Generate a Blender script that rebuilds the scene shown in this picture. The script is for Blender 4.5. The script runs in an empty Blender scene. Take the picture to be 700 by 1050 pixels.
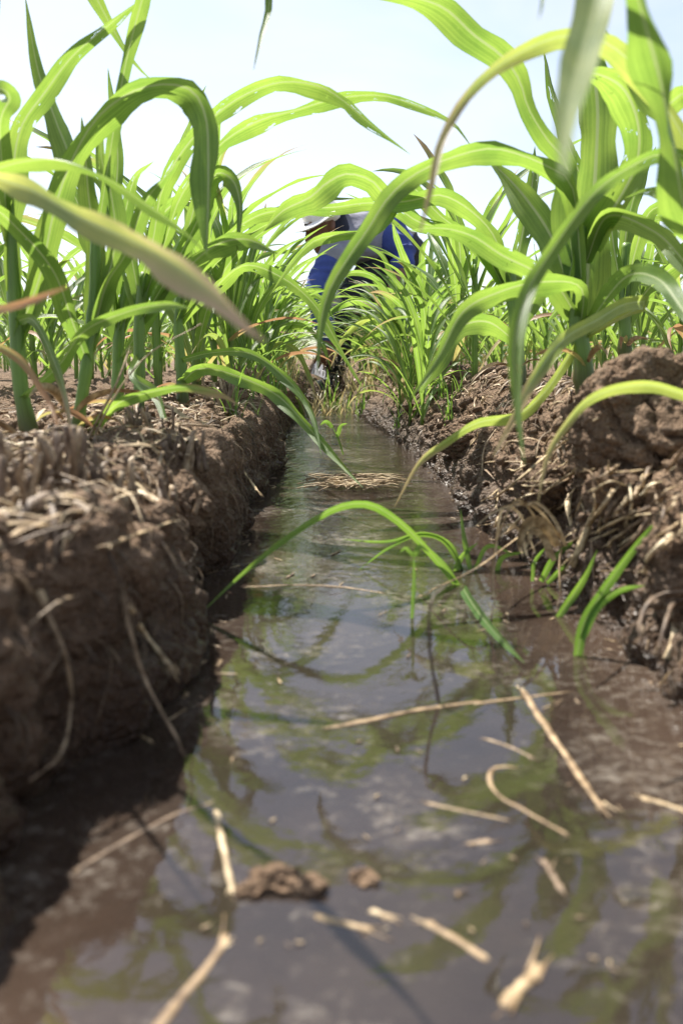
import bpy, bmesh, math, random
import numpy as np
from mathutils import Vector, Matrix, noise
from mathutils.bvhtree import BVHTree

random.seed(7); rng = np.random.default_rng(7)
S = bpy.context.scene
COL = S.collection
R = math.radians

# ------------------------------------------------------------------ camera
F = 848.0
CAM = Vector((0, 0, 0.23))
PITCH, YAW = R(10.6), R(1.7)
fwd = Vector((math.sin(YAW) * math.cos(PITCH), math.cos(YAW) * math.cos(PITCH), -math.sin(PITCH)))
right = Vector((math.cos(YAW), -math.sin(YAW), 0))
up = right.cross(fwd)
cd = bpy.data.cameras.new('camera'); cam = bpy.data.objects.new('camera', cd); COL.objects.link(cam)
cam.location = CAM
cam.rotation_euler = Matrix((right, up, -fwd)).transposed().to_euler()
cd.sensor_fit = 'VERTICAL'; cd.sensor_height = 22.3; cd.sensor_width = 14.9
cd.lens = F / 1050 * 22.3
cd.clip_start = 0.01; cd.clip_end = 2000
cd.dof.use_dof = True; cd.dof.focus_distance = 2.0; cd.dof.aperture_fstop = 3.7; cd.dof.aperture_blades = 7
S.camera = cam

SUN = (math.sin(R(-32)) * math.cos(R(58)), math.cos(R(-32)) * math.cos(R(58)), math.sin(R(58)))
def ray(px, py): return fwd + right * ((px - 350) / F) + up * ((525 - py) / F)
def P(px, py, d): return CAM + ray(px, py) * d          # a place seen in the photograph, d metres ahead
def W(px, py, z=0.0):                                    # the same, on a level z
    r = ray(px, py); return CAM + r * ((z - CAM.z) / r.z)

# ------------------------------------------------------------------ materials
def nodes(name):
    m = bpy.data.materials.new(name); m.use_nodes = True
    nt = m.node_tree; nt.nodes.clear()
    out = nt.nodes.new('ShaderNodeOutputMaterial')
    def N(t, **k):
        n = nt.nodes.new(t)
        for a, b in k.items():
            if a in n.inputs.keys() if isinstance(a, str) else False: n.inputs[a].default_value = b
            else: setattr(n, a, b)
        return n
    return m, nt, N, nt.links.new, out

def ramp(N, stops):
    r = N('ShaderNodeValToRGB'); e = r.color_ramp.elements
    while len(e) < len(stops): e.new(0.5)
    for i, (p, c) in enumerate(stops):
        e[i].position = p; e[i].color = (*c, 1) if len(c) == 3 else c
    return r

def mixc(N, L, a, b, fac, blend='MIX'):
    n = N('ShaderNodeMix'); n.data_type = 'RGBA'; n.blend_type = blend
    for s, v in ((n.inputs[6], a), (n.inputs[7], b), (n.inputs[0], fac)):
        if hasattr(v, 'is_linked'): L(v, s)
        elif isinstance(v, tuple): s.default_value = (*v, 1)
        else: s.default_value = v
    return n.outputs[2]

def math_(N, L, op, a, b=0.0, clamp=False):
    n = N('ShaderNodeMath'); n.operation = op; n.use_clamp = clamp
    for s, v in ((n.inputs[0], a), (n.inputs[1], b)):
        if hasattr(v, 'is_linked'): L(v, s)
        else: s.default_value = v
    return n.outputs[0]

def leaf_material(name, c1, c2, tr, tip=None, tip_at=0.75, holes=0.0, rough=0.42, transl=0.5):
    m, nt, N, L, out = nodes(name)
    uv = N('ShaderNodeUVMap'); sp = N('ShaderNodeSeparateXYZ'); L(uv.outputs[0], sp.inputs[0])
    info = N('ShaderNodeObjectInfo')
    geo = N('ShaderNodeNewGeometry')
    nz = N('ShaderNodeTexNoise'); nz.inputs['Scale'].default_value = 14; nz.inputs['Detail'].default_value = 4
    L(geo.outputs['Position'], nz.inputs['Vector'])
    base = mixc(N, L, c1, c2, info.outputs['Random'])
    var = ramp(N, [(0.3, (.72, .78, .75)), (0.7, (1.3, 1.18, 1.15))]); L(nz.outputs[0], var.inputs[0])
    base = mixc(N, L, base, var.outputs[0], 1.0, 'MULTIPLY')
    # parallel veins and pale midrib
    mp = N('ShaderNodeMapping'); mp.inputs['Scale'].default_value = (1, .02, 1); L(uv.outputs[0], mp.inputs['Vector'])
    vein = N('ShaderNodeTexNoise'); vein.inputs['Scale'].default_value = 42; vein.inputs['Detail'].default_value = 2
    L(mp.outputs[0], vein.inputs['Vector'])
    vr = ramp(N, [(0.36, (.70, .76, .7)), (0.62, (1.22, 1.17, 1.15))]); L(vein.outputs[0], vr.inputs[0])
    base = mixc(N, L, base, vr.outputs[0], 1.0, 'MULTIPLY')
    mid = math_(N, L, 'ABSOLUTE', math_(N, L, 'SUBTRACT', sp.outputs[0], 0.5))
    mm = math_(N, L, 'MULTIPLY', math_(N, L, 'LESS_THAN', mid, 0.042), 0.8)
    base = mixc(N, L, base, (.46, .54, .28), mm)
    trc = mixc(N, L, tr, var.outputs[0], 1.0, 'MULTIPLY')
    trc = mixc(N, L, trc, vr.outputs[0], 1.0, 'MULTIPLY')
    trc = mixc(N, L, trc, (.40, .48, .20), mm)
    if tip:
        wob = math_(N, L, 'ADD', sp.outputs[1], math_(N, L, 'MULTIPLY', math_(N, L, 'SUBTRACT', nz.outputs[0], .5), .35))
        edge = math_(N, L, 'MULTIPLY', mid, .35)
        tr_ = ramp(N, [(tip_at - .18, (0, 0, 0)), (min(.99, tip_at + .08), (1, 1, 1))]); L(math_(N, L, 'ADD', wob, edge), tr_.inputs[0])
        base = mixc(N, L, base, tip, tr_.outputs[0]); trc = mixc(N, L, trc, tuple(min(1, x * 1.05) for x in tip), tr_.outputs[0])
    # leaf-hopper specks
    sk = N('ShaderNodeTexNoise'); sk.inputs['Scale'].default_value = 260; L(geo.outputs['Position'], sk.inputs['Vector'])
    sr = ramp(N, [(0.70, (0, 0, 0)), (0.76, (1, 1, 1))]); L(sk.outputs[0], sr.inputs[0])
    base = mixc(N, L, base, (.40, .42, .22), math_(N, L, 'MULTIPLY', sr.outputs[0], .6))
    p = N('ShaderNodeBsdfPrincipled'); L(base, p.inputs['Base Color'])
    p.inputs['Roughness'].default_value = rough; p.inputs['Specular IOR Level'].default_value = 0.5
    bp = N('ShaderNodeBump'); bp.inputs['Strength'].default_value = .35; bp.inputs['Distance'].default_value = .0015
    L(vein.outputs[0], bp.inputs['Height']); L(bp.outputs[0], p.inputs['Normal'])
    t = N('ShaderNodeBsdfTranslucent'); L(trc, t.inputs['Color'])
    mx = N('ShaderNodeMixShader'); mx.inputs[0].default_value = transl
    L(p.outputs[0], mx.inputs[1]); L(t.outputs[0], mx.inputs[2])
    res = mx.outputs[0]
    if holes:
        mp2 = N('ShaderNodeMapping'); mp2.inputs['Scale'].default_value = (2.2, 7, 1); L(uv.outputs[0], mp2.inputs['Vector'])
        h = N('ShaderNodeTexNoise'); h.inputs['Scale'].default_value = 2.2; h.inputs['Detail'].default_value = 3; L(mp2.outputs[0], h.inputs['Vector'])
        hr = math_(N, L, 'GREATER_THAN', h.outputs[0], holes)
        hr = math_(N, L, 'MULTIPLY', hr, math_(N, L, 'GREATER_THAN', mid, 0.06))
        tb = N('ShaderNodeBsdfTransparent'); m2 = N('ShaderNodeMixShader')
        L(hr, m2.inputs[0]); L(res, m2.inputs[1]); L(tb.outputs[0], m2.inputs[2]); res = m2.outputs[0]
    L(res, out.inputs[0]); return m

M = {}
G1, G2, GT = (.075, .155, .036), (.108, .205, .044), (.30, .48, .075)
M['leaf'] = leaf_material('maize_leaf', G1, G2, GT)
M['leaf_holed'] = leaf_material('maize_leaf_eaten', G1, G2, GT, holes=.64)
M['leaf_tip'] = leaf_material('maize_leaf_dry_tip', G1, G2, GT, tip=(.42, .30, .15), tip_at=.9)
M['leaf_pale'] = leaf_material('maize_leaf_yellowing', (.17, .25, .06), (.20, .28, .065), (.42, .53, .11), tip=(.46, .36, .18), tip_at=.93)
M['leaf_whitish'] = leaf_material('maize_leaf_bleached', (.25, .35, .13), (.28, .38, .15), (.46, .58, .22), transl=.6)
M['leaf_fade'] = leaf_material('maize_leaf_fading_tip', (.16, .23, .07), (.18, .25, .07), (.54, .60, .16), tip=(.52, .38, .25), tip_at=.92, transl=.66)
M['leaf_brown'] = leaf_material('maize_leaf_withered', (.34, .30, .12), (.36, .30, .14), (.5, .45, .16), tip=(.36, .20, .10), tip_at=.55)
M['grass'] = leaf_material('grass_blade', (.060, .140, .035), (.085, .180, .040), (.28, .50, .06), transl=.4)
M['grass_dry'] = leaf_material('grass_blade_dry', (.42, .33, .17), (.46, .36, .20), (.5, .42, .22), transl=.4)

def stalk_material():
    m, nt, N, L, out = nodes('maize_stalk')
    tc = N('ShaderNodeUVMap'); sp = N('ShaderNodeSeparateXYZ'); L(tc.outputs[0], sp.inputs[0])
    mp = N('ShaderNodeMapping'); mp.inputs['Scale'].default_value = (14, .4, 1); L(tc.outputs[0], mp.inputs['Vector'])
    nz = N('ShaderNodeTexNoise'); nz.inputs['Scale'].default_value = 3; nz.inputs['Detail'].default_value = 4; L(mp.outputs[0], nz.inputs['Vector'])
    wob = math_(N, L, 'ADD', sp.outputs[1], math_(N, L, 'MULTIPLY', math_(N, L, 'SUBTRACT', nz.outputs[0], .5), .25))
    r = ramp(N, [(0.0, (.065, .022, .026)), (.14, (.07, .05, .025)), (.26, (.15, .23, .06)), (1, (.19, .31, .07))]); L(wob, r.inputs[0])
    v = ramp(N, [(.35, (.75, .75, .75)), (.65, (1.2, 1.2, 1.2))]); L(nz.outputs[0], v.inputs[0])
    p = N('ShaderNodeBsdfPrincipled'); L(mixc(N, L, r.outputs[0], v.outputs[0], 1., 'MULTIPLY'), p.inputs['Base Color'])
    p.inputs['Roughness'].default_value = .42
    t = N('ShaderNodeBsdfTranslucent'); t.inputs[0].default_value = (.4, .6, .1, 1)
    mx = N('ShaderNodeMixShader'); mx.inputs[0].default_value = .3; L(p.outputs[0], mx.inputs[1]); L(t.outputs[0], mx.inputs[2])
    L(mx.outputs[0], out.inputs[0]); return m
M['stalk'] = stalk_material()

def straw_material(name, a, b, c, rough=.6):
    m, nt, N, L, out = nodes(name)
    info = N('ShaderNodeObjectInfo'); geo = N('ShaderNodeNewGeometry')
    r = ramp(N, [(0, a), (.5, b), (1, c)])
    rnd = math_(N, L, 'FRACT', math_(N, L, 'ADD', info.outputs['Random'], geo.outputs['Random Per Island'])); L(rnd, r.inputs[0])
    nz = N('ShaderNodeTexNoise'); nz.inputs['Scale'].default_value = 110; nz.inputs['Detail'].default_value = 5; L(geo.outputs['Position'], nz.inputs['Vector'])
    v = ramp(N, [(.32, (.42, .36, .3)), (.62, (1.2, 1.2, 1.2))]); L(nz.outputs[0], v.inputs[0])
    st = N('ShaderNodeTexNoise'); st.inputs['Scale'].default_value = 24; st.inputs['Detail'].default_value = 3; L(geo.outputs['Position'], st.inputs['Vector'])
    sv = ramp(N, [(.34, (.68, .62, .56)), (.58, (1.1, 1.1, 1.1))]); L(st.outputs[0], sv.inputs[0])
    p = N('ShaderNodeBsdfPrincipled'); L(mixc(N, L, mixc(N, L, r.outputs[0], v.outputs[0], 1., 'MULTIPLY'), sv.outputs[0], 1., 'MULTIPLY'), p.inputs['Base Color'])
    p.inputs['Roughness'].default_value = rough
    bp = N('ShaderNodeBump'); bp.inputs['Strength'].default_value = .5; bp.inputs['Distance'].default_value = .001
    L(nz.outputs[0], bp.inputs['Height']); L(bp.outputs[0], p.inputs['Normal'])
    L(p.outputs[0], out.inputs[0]); return m
M['straw'] = straw_material('dry_straw', (.30, .21, .12), (.44, .33, .19), (.56, .46, .30))
M['straw_dull'] = straw_material('weathered_straw', (.13, .09, .06), (.24, .17, .11), (.40, .31, .20))
M['straw_pale'] = straw_material('pale_dry_straw', (.46, .35, .20), (.58, .47, .29), (.66, .57, .40))
M['root'] = straw_material('dry_rootlet', (.06, .042, .028), (.13, .092, .06), (.25, .19, .125))
M['twig'] = straw_material('dark_twig', (.05, .035, .025), (.07, .05, .035), (.10, .07, .05))

def soil_material(name, wet=True):
    m, nt, N, L, out = nodes(name)
    geo = N('ShaderNodeNewGeometry'); sp = N('ShaderNodeSeparateXYZ'); L(geo.outputs['Position'], sp.inputs[0])
    def nz(s, d=6, rg=.6):
        n = N('ShaderNodeTexNoise'); n.inputs['Scale'].default_value = s; n.inputs['Detail'].default_value = d; n.inputs['Roughness'].default_value = rg
        L(geo.outputs['Position'], n.inputs['Vector']); return n.outputs[0]
    n1, n2, n3 = nz(9), nz(70), nz(420, 3)
    r = ramp(N, [(.25, (.105, .064, .038)), (.5, (.190, .124, .078)), (.78, (.330, .235, .155))])
    L(math_(N, L, 'ADD', math_(N, L, 'MULTIPLY', n1, .55), math_(N, L, 'MULTIPLY', n2, .45)), r.inputs[0])
    g = ramp(N, [(.3, (.6, .58, .55)), (.7, (1.3, 1.3, 1.3))]); L(n3, g.inputs[0])
    c = mixc(N, L, r.outputs[0], g.outputs[0], 1., 'MULTIPLY')
    s = ramp(N, [(.66, (0, 0, 0)), (.72, (1, 1, 1))]); L(nz(190, 2), s.inputs[0])
    c = mixc(N, L, c, (.34, .27, .19), math_(N, L, 'MULTIPLY', s.outputs[0], .55))
    p = N('ShaderNodeBsdfPrincipled')
    if wet:
        w = N('ShaderNodeMapRange'); w.inputs['From Min'].default_value = .10; w.inputs['From Max'].default_value = .012
        L(math_(N, L, 'ADD', sp.outputs[2], math_(N, L, 'MULTIPLY', math_(N, L, 'SUBTRACT', n1, .5), .06)), w.inputs['Value'])
        wf = w.outputs[0]
        c = mixc(N, L, c, mixc(N, L, c, (.30, .26, .24), 1., 'MULTIPLY'), wf)
        rr = N('ShaderNodeMapRange'); rr.inputs['To Min'].default_value = .9; rr.inputs['To Max'].default_value = .32; L(wf, rr.inputs['Value'])
        L(rr.outputs[0], p.inputs['Roughness'])
    else: p.inputs['Roughness'].default_value = .9
    p.inputs['Specular IOR Level'].default_value = .35
    L(c, p.inputs['Base Color'])
    def vo(sc_):
        wv = N('ShaderNodeVectorMath'); wv.operation = 'MULTIPLY_ADD'
        nw = N('ShaderNodeTexNoise'); nw.inputs['Scale'].default_value = sc_ * .8; L(geo.outputs['Position'], nw.inputs['Vector'])
        L(nw.outputs['Color'], wv.inputs[0]); wv.inputs[1].default_value = (.8 / sc_,) * 3; L(geo.outputs['Position'], wv.inputs[2])
        v_ = N('ShaderNodeTexVoronoi'); v_.inputs['Scale'].default_value = sc_; v_.feature = 'SMOOTH_F1'; v_.inputs['Smoothness'].default_value = .25; L(wv.outputs[0], v_.inputs['Vector'])
        return math_(N, L, 'SUBTRACT', 1., v_.outputs['Distance'])
    h = math_(N, L, 'ADD', math_(N, L, 'MULTIPLY', n2, .8), math_(N, L, 'MULTIPLY', n3, .35))
    h = math_(N, L, 'ADD', h, math_(N, L, 'ADD', math_(N, L, 'MULTIPLY', vo(130), .9), math_(N, L, 'MULTIPLY', vo(330), .45)))
    bp = N('ShaderNodeBump'); bp.inputs['Strength'].default_value = .95; bp.inputs['Distance'].default_value = .008
    L(h, bp.inputs['Height']); L(bp.outputs[0], p.inputs['Normal'])
    L(p.outputs[0], out.inputs[0]); return m
M['soil'] = soil_material('crumbly_soil'); M['soil_lump'] = soil_material('floating_soil', wet=False)

def water_material():
    m, nt, N, L, out = nodes('muddy_water')
    geo = N('ShaderNodeNewGeometry')
    def nz(s, d=4, sc=(1, 1, 1), rg=.5, dist=0):
        mp = N('ShaderNodeMapping'); mp.inputs['Scale'].default_value = sc; L(geo.outputs['Position'], mp.inputs['Vector'])
        n = N('ShaderNodeTexNoise'); n.inputs['Scale'].default_value = s; n.inputs['Detail'].default_value = d
        n.inputs['Roughness'].default_value = rg; n.inputs['Distortion'].default_value = dist
        L(mp.outputs[0], n.inputs['Vector']); return n.outputs[0]
    sp = N('ShaderNodeSeparateXYZ'); L(geo.outputs['Position'], sp.inputs[0])
    # ripples: still nearby, disturbed towards the splash
    far = N('ShaderNodeMapRange'); far.inputs['From Min'].default_value = .7; far.inputs['From Max'].default_value = 3.2
    far.inputs['To Min'].default_value = .026; far.inputs['To Max'].default_value = .9; L(sp.outputs[1], far.inputs['Value'])
    hgt = math_(N, L, 'ADD', nz(26, 2), math_(N, L, 'MULTIPLY', nz(95, 3), .5))
    bp = N('ShaderNodeBump'); bp.inputs['Distance'].default_value = .008; L(far.outputs[0], bp.inputs['Strength']); L(hgt, bp.inputs['Height'])
    # body of the water: suspended silt
    silt = ramp(N, [(.3, (.030, .023, .019)), (.7, (.064, .049, .040))]); L(nz(7, 5, rg=.6), silt.inputs[0])
    edge = math_(N, L, 'ABSOLUTE', math_(N, L, 'SUBTRACT', sp.outputs[0], .055))
    er = N('ShaderNodeMapRange'); er.inputs['From Min'].default_value = .085; er.inputs['From Max'].default_value = .19
    L(math_(N, L, 'ADD', edge, math_(N, L, 'MULTIPLY', math_(N, L, 'SUBTRACT', nz(11, 4), .5), .12)), er.inputs['Value'])
    dif = N('ShaderNodeBsdfDiffuse'); L(mixc(N, L, silt.outputs[0], (.078, .053, .039), er.outputs[0]), dif.inputs[0])
    trn = N('ShaderNodeBsdfTransparent'); trn.inputs[0].default_value = (.62, .48, .37, 1)
    body = N('ShaderNodeMixShader')
    tb = ramp(N, [(.30, (.35,) * 3), (.6, (.80,) * 3)]); L(nz(5, 3), tb.inputs[0])
    L(tb.outputs[0], body.inputs[0]); L(trn.outputs[0], body.inputs[1]); L(dif.outputs[0], body.inputs[2])
    fr = N('ShaderNodeFresnel'); fr.inputs['IOR'].default_value = 1.72; L(bp.outputs[0], fr.inputs['Normal'])
    gl = N('ShaderNodeBsdfGlossy'); gl.inputs['Roughness'].default_value = .02; L(bp.outputs[0], gl.inputs['Normal'])
    wat = N('ShaderNodeMixShader'); L(fr.outputs[0], wat.inputs[0]); L(body.outputs[0], wat.inputs[1]); L(gl.outputs[0], wat.inputs[2])
    # drifting scum and chaff film
    scum = N('ShaderNodeBsdfPrincipled'); scum.inputs['Roughness'].default_value = .45
    sc = ramp(N, [(.35, (.16, .12, .085)), (.65, (.42, .37, .31))]); L(nz(120, 3), sc.inputs[0]); L(sc.outputs[0], scum.inputs['Base Color'])
    fine = nz(75, 7, (1, 1.5, 1), .78, .5); big = nz(7.5, 3)
    cov = math_(N, L, 'ADD', math_(N, L, 'MULTIPLY', fine, .6), math_(N, L, 'MULTIPLY', big, .4))
    cr = ramp(N, [(.52, (0, 0, 0)), (.68, (.5,) * 3)]); L(cov, cr.inputs[0])
    fin = N('ShaderNodeMixShader'); L(cr.outputs[0], fin.inputs[0]); L(wat.outputs[0], fin.inputs[1]); L(scum.outputs[0], fin.inputs[2])
    L(fin.outputs[0], out.inputs[0]); return m
M['water'] = water_material()

def cloth(name, c, scale=60, amt=.25, rough=.85):
    m, nt, N, L, out = nodes(name)
    tc = N('ShaderNodeTexCoord')
    nz = N('ShaderNodeTexNoise'); nz.inputs['Scale'].default_value = 9; nz.inputs['Detail'].default_value = 6; L(tc.outputs['Object'], nz.inputs['Vector'])
    v = ramp(N, [(.3, (1 - amt,) * 3), (.7, (1 + amt,) * 3)]); L(nz.outputs[0], v.inputs[0])
    p = N('ShaderNodeBsdfPrincipled'); L(mixc(N, L, c, v.outputs[0], 1., 'MULTIPLY'), p.inputs['Base Color']); p.inputs['Roughness'].default_value = rough
    bp = N('ShaderNodeBump'); bp.inputs['Strength'].default_value = .6; bp.inputs['Distance'].default_value = .02
    L(nz.outputs[0], bp.inputs['Height']); L(bp.outputs[0], p.inputs['Normal']); L(p.outputs[0], out.inputs[0]); return m
M['blue'] = cloth('blue_cotton', (.042, .066, .25))
M['grey'] = cloth('grey_cotton', (.25, .25, .31))
M['navy'] = cloth('navy_cloth', (.012, .015, .035))
M['trousers'] = cloth('dark_trousers', (.022, .024, .032))
M['white'] = cloth('white_cotton', (.82, .80, .78), amt=.06)
M['skin'] = cloth('brown_skin', (.17, .075, .048), amt=.12, rough=.5)
M['hair'] = cloth('dark_hair', (.012, .010, .009), rough=.6)
M['rubber'] = cloth('black_rubber', (.012, .012, .013), amt=.3, rough=.35)
M['eye'] = cloth('eye_white', (.6, .56, .5), amt=.02, rough=.3)
M['mud'] = soil_material('wet_mud', wet=True)

# ------------------------------------------------------------------ helpers
def link(name, me, mat, parent=None):
    o = bpy.data.objects.new(name, me); COL.objects.link(o)
    if mat is not None and not me.materials: me.materials.append(mat)
    if parent is not None: o.parent = parent
    return o
def tag(o, label=None, cat=None, group=None, kind=None):
    for k, v in (('label', label), ('category', cat), ('group', group), ('kind', kind)):
        if v: o[k] = v
    return o
def empty(name, loc=(0, 0, 0), rz=0):
    o = bpy.data.objects.new(name, None); COL.objects.link(o); o.location = loc; o.rotation_euler.z = rz
    o.empty_display_size = .02; return o

class MB:
    def __init__(s): s.v, s.f, s.uv, s.n = [], [], [], 0
    def grid(s, V, U, closed=False):        # V: (n,m,3); U: (n,m,2)
        n, m = V.shape[:2]; b = s.n
        s.v.append(V.reshape(-1, 3)); s.uv.append(U.reshape(-1, 2)); s.n += n * m
        i = np.arange(n - 1)[:, None]; j = np.arange(m if closed else m - 1)[None, :]
        j2 = (j + 1) % m
        f = np.stack([i * m + j, i * m + j2, (i + 1) * m + j2, (i + 1) * m + j], -1).reshape(-1, 4) + b
        s.f.append(f)
    def mesh(s, name, smooth=True, offset=None):
        V = np.concatenate(s.v); Fq = np.concatenate(s.f); U = np.concatenate(s.uv)
        if offset is not None: V = V - np.array(offset)
        me = bpy.data.meshes.new(name)
        me.vertices.add(len(V)); me.vertices.foreach_set('co', V.astype(np.float32).ravel())
        me.loops.add(Fq.size); me.loops.foreach_set('vertex_index', Fq.ravel().astype(np.int32))
        me.polygons.add(len(Fq)); me.polygons.foreach_set('loop_start', np.arange(0, Fq.size, 4, dtype=np.int32))
        me.polygons.foreach_set('loop_total', np.full(len(Fq), 4, np.int32))
        me.polygons.foreach_set('use_smooth', np.full(len(Fq), smooth))
        l = me.uv_layers.new(name='UVMap'); l.data.foreach_set('uv', U[Fq.ravel()].astype(np.float32).ravel())
        me.update(calc_edges=True); return me

def spline(pts, n):
    p = np.array([tuple(q) for q in pts], float)
    if len(p) == 2: return p[0] + (p[1] - p[0]) * np.linspace(0, 1, n)[:, None]
    d = np.r_[0, np.cumsum(np.maximum(np.linalg.norm(np.diff(p, axis=0), axis=1), 1e-6) ** .6)]
    e = np.vstack([2 * p[0] - p[1], p, 2 * p[-1] - p[-2]]); k = np.r_[2 * d[0] - d[1], d, 2 * d[-1] - d[-2]]
    out = []
    for t in np.linspace(0, d[-1], n * 4):
        i = min(max(np.searchsorted(d, t, side='right') - 1, 0), len(p) - 2) + 1
        t0, t1, t2, t3 = k[i - 1:i + 3]; a, b, c, f = e[i - 1:i + 3]
        A1 = (t1 - t) / (t1 - t0) * a + (t - t0) / (t1 - t0) * b; A2 = (t2 - t) / (t2 - t1) * b + (t - t1) / (t2 - t1) * c
        A3 = (t3 - t) / (t3 - t2) * c + (t - t2) / (t3 - t2) * f
        B1 = (t2 - t) / (t2 - t0) * A1 + (t - t0) / (t2 - t0) * A2; B2 = (t3 - t) / (t3 - t1) * A2 + (t - t1) / (t3 - t1) * A3
        out.append((t2 - t) / (t2 - t1) * B1 + (t - t1) / (t2 - t1) * B2)
    out = np.array(out); s = np.r_[0, np.cumsum(np.linalg.norm(np.diff(out, axis=0), axis=1))]
    u = np.linspace(0, s[-1], n)
    return np.stack([np.interp(u, s, out[:, i]) for i in range(3)], 1)

def unit(a): return a / np.maximum(np.linalg.norm(a, axis=-1, keepdims=True), 1e-9)
def tangents(p): return unit(np.gradient(p, axis=0))

LEAFW = ([0, .08, .25, .5, .75, .92, 1], [.55, .72, .95, 1, .72, .28, .02])
BLADE = ([0, .1, .4, .8, 1], [.7, .9, 1, .55, .03])
FULL = ([0, .3, .7, 1], [1, 1, .8, .03])

def ribbon(mb, p, side, w, fold=.16, wave=.05, m=7, seed=0):
    n = len(p); T = tangents(p)
    side = unit(side - T * (side * T).sum(1, keepdims=True)); nrm = np.cross(T, side)
    u = np.linspace(-1, 1, m)[None, :]
    L = np.linalg.norm(np.diff(p, axis=0), axis=1).sum()
    s = np.linspace(0, 1, n)[:, None]; rs = np.random.default_rng(seed)
    ph, ph2, fr = rs.uniform(0, 6.28), rs.uniform(0, 6.28), max(2., L / .06)
    wv = np.where(u < 0, np.sin(s * fr * 6.28 * .5 + ph), np.sin(s * fr * 6.28 * .43 + ph2)) * u * u
    jag = 1 + .05 * np.sin(s * fr * 3.1 + ph) + .03 * np.sin(s * fr * 9 + ph2)
    off = (np.abs(u) ** 1.3) * fold + wv * wave
    V = p[:, None] + side[:, None] * (u * .5 * w[:, None] * jag)[..., None] + nrm[:, None] * (off * w[:, None])[..., None]
    U = np.stack(np.broadcast_arrays(u * .5 + .5, s), -1)
    mb.grid(V, U)

def tube(mb, p, r, m=8, rough=0, seed=0):
    n = len(p); T = tangents(p)
    ref = np.array([.13, .31, .94]) if abs(T[0][2]) < .8 else np.array([.9, .3, .1])
    a = unit(ref - T * (T @ ref)[:, None]); b = np.cross(T, a)
    th = np.linspace(0, 2 * np.pi, m, endpoint=False)
    rr = np.broadcast_to(np.asarray(r, float), (n,)).copy()[:, None] * np.ones((1, m))
    if rough: rr = rr * (1 + rough * np.random.default_rng(seed).normal(size=(n, m)))
    V = p[:, None] + a[:, None] * (np.cos(th) * rr)[..., None] + b[:, None] * (np.sin(th) * rr)[..., None]
    V = np.concatenate([np.repeat(p[:1, None], m, 1), V, np.repeat(p[-1:, None], m, 1)], 0)
    s = np.r_[0, np.linspace(0, 1, n), 1]
    U = np.stack(np.broadcast_arrays(th[None] / 6.2832, s[:, None]), -1)
    mb.grid(V, U, closed=True)

# numpy noise --------------------------------------------------------
def h3(i, j, k, s=0):
    n = (i.astype(np.int64) * 374761393 + j.astype(np.int64) * 668265263 + k.astype(np.int64) * 2147483647 + s * 974634777) & 0xffffffff
    n = ((n ^ (n >> 13)) * 1274126177) & 0xffffffff
    n = ((n ^ (n >> 16)) * 2246822519) & 0xffffffff
    return ((n ^ (n >> 15)) & 0xffffff) / float(0xffffff)
def vnoise(p, s=0):
    f = np.floor(p); t = p - f; t = t * t * (3 - 2 * t); f = f.astype(np.int64); r = 0
    for dx in (0, 1):
        for dy in (0, 1):
            for dz in (0, 1):
                wgt = (t[:, 0] if dx else 1 - t[:, 0]) * (t[:, 1] if dy else 1 - t[:, 1]) * (t[:, 2] if dz else 1 - t[:, 2])
                r = r + wgt * h3(f[:, 0] + dx, f[:, 1] + dy, f[:, 2] + dz, s)
    return r * 2 - 1
def fbm(p, o=4, s=0):
    r, a = 0, 1
    for i in range(o): r = r + a * vnoise(p * 2 ** i, s + i); a *= .5
    return r
def lumps(p, s=0):      # rounded clods: 1 at a clod's centre, 0 in the cracks
    f = np.floor(p).astype(np.int64); best = np.full(len(p), 9.)
    for dx in (-1, 0, 1):
        for dy in (-1, 0, 1):
            for dz in (-1, 0, 1):
                c = f + np.array([dx, dy, dz])
                q = np.stack([c[:, 0] + h3(c[:, 0], c[:, 1], c[:, 2], s + 1), c[:, 1] + h3(c[:, 0], c[:, 1], c[:, 2], s + 2), c[:, 2] + h3(c[:, 0], c[:, 1], c[:, 2], s + 3)], 1)
                best = np.minimum(best, ((p - q) ** 2).sum(1))
    return np.sqrt(np.maximum(0, 1 - best / .9))

# ------------------------------------------------------------------ ground
def steps(a, b, f):
    v = [a]
    while v[-1] < b: v.append(v[-1] + f(v[-1]))
    return np.array(v)
ys = np.r_[np.array([-60, -20, -6, -2, -.6, -.2, -.02]), steps(.06, 90, lambda y: .0034 * max(1, (y / .75) ** 1.25))]
prof = [(-1.2, .10), (-.9, .12), (-.62, .085), (-.42, .120), (-.30, .132), (-.20, .126), (-.146, .124), (-.132, .112), (-.128, .05), (-.122, -.01), (-.10, -.035), (.05, -.05),
        (.19, -.035), (.228, -.012), (.250, .03), (.272, .075), (.300, .115), (.335, .155), (.38, .175), (.45, .172), (.60, .12), (.80, .10), (1.0, .13), (1.2, .11)]
pp = np.array(prof); al = np.r_[0, np.cumsum(np.linalg.norm(np.diff(pp, axis=0), axis=1))]
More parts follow.
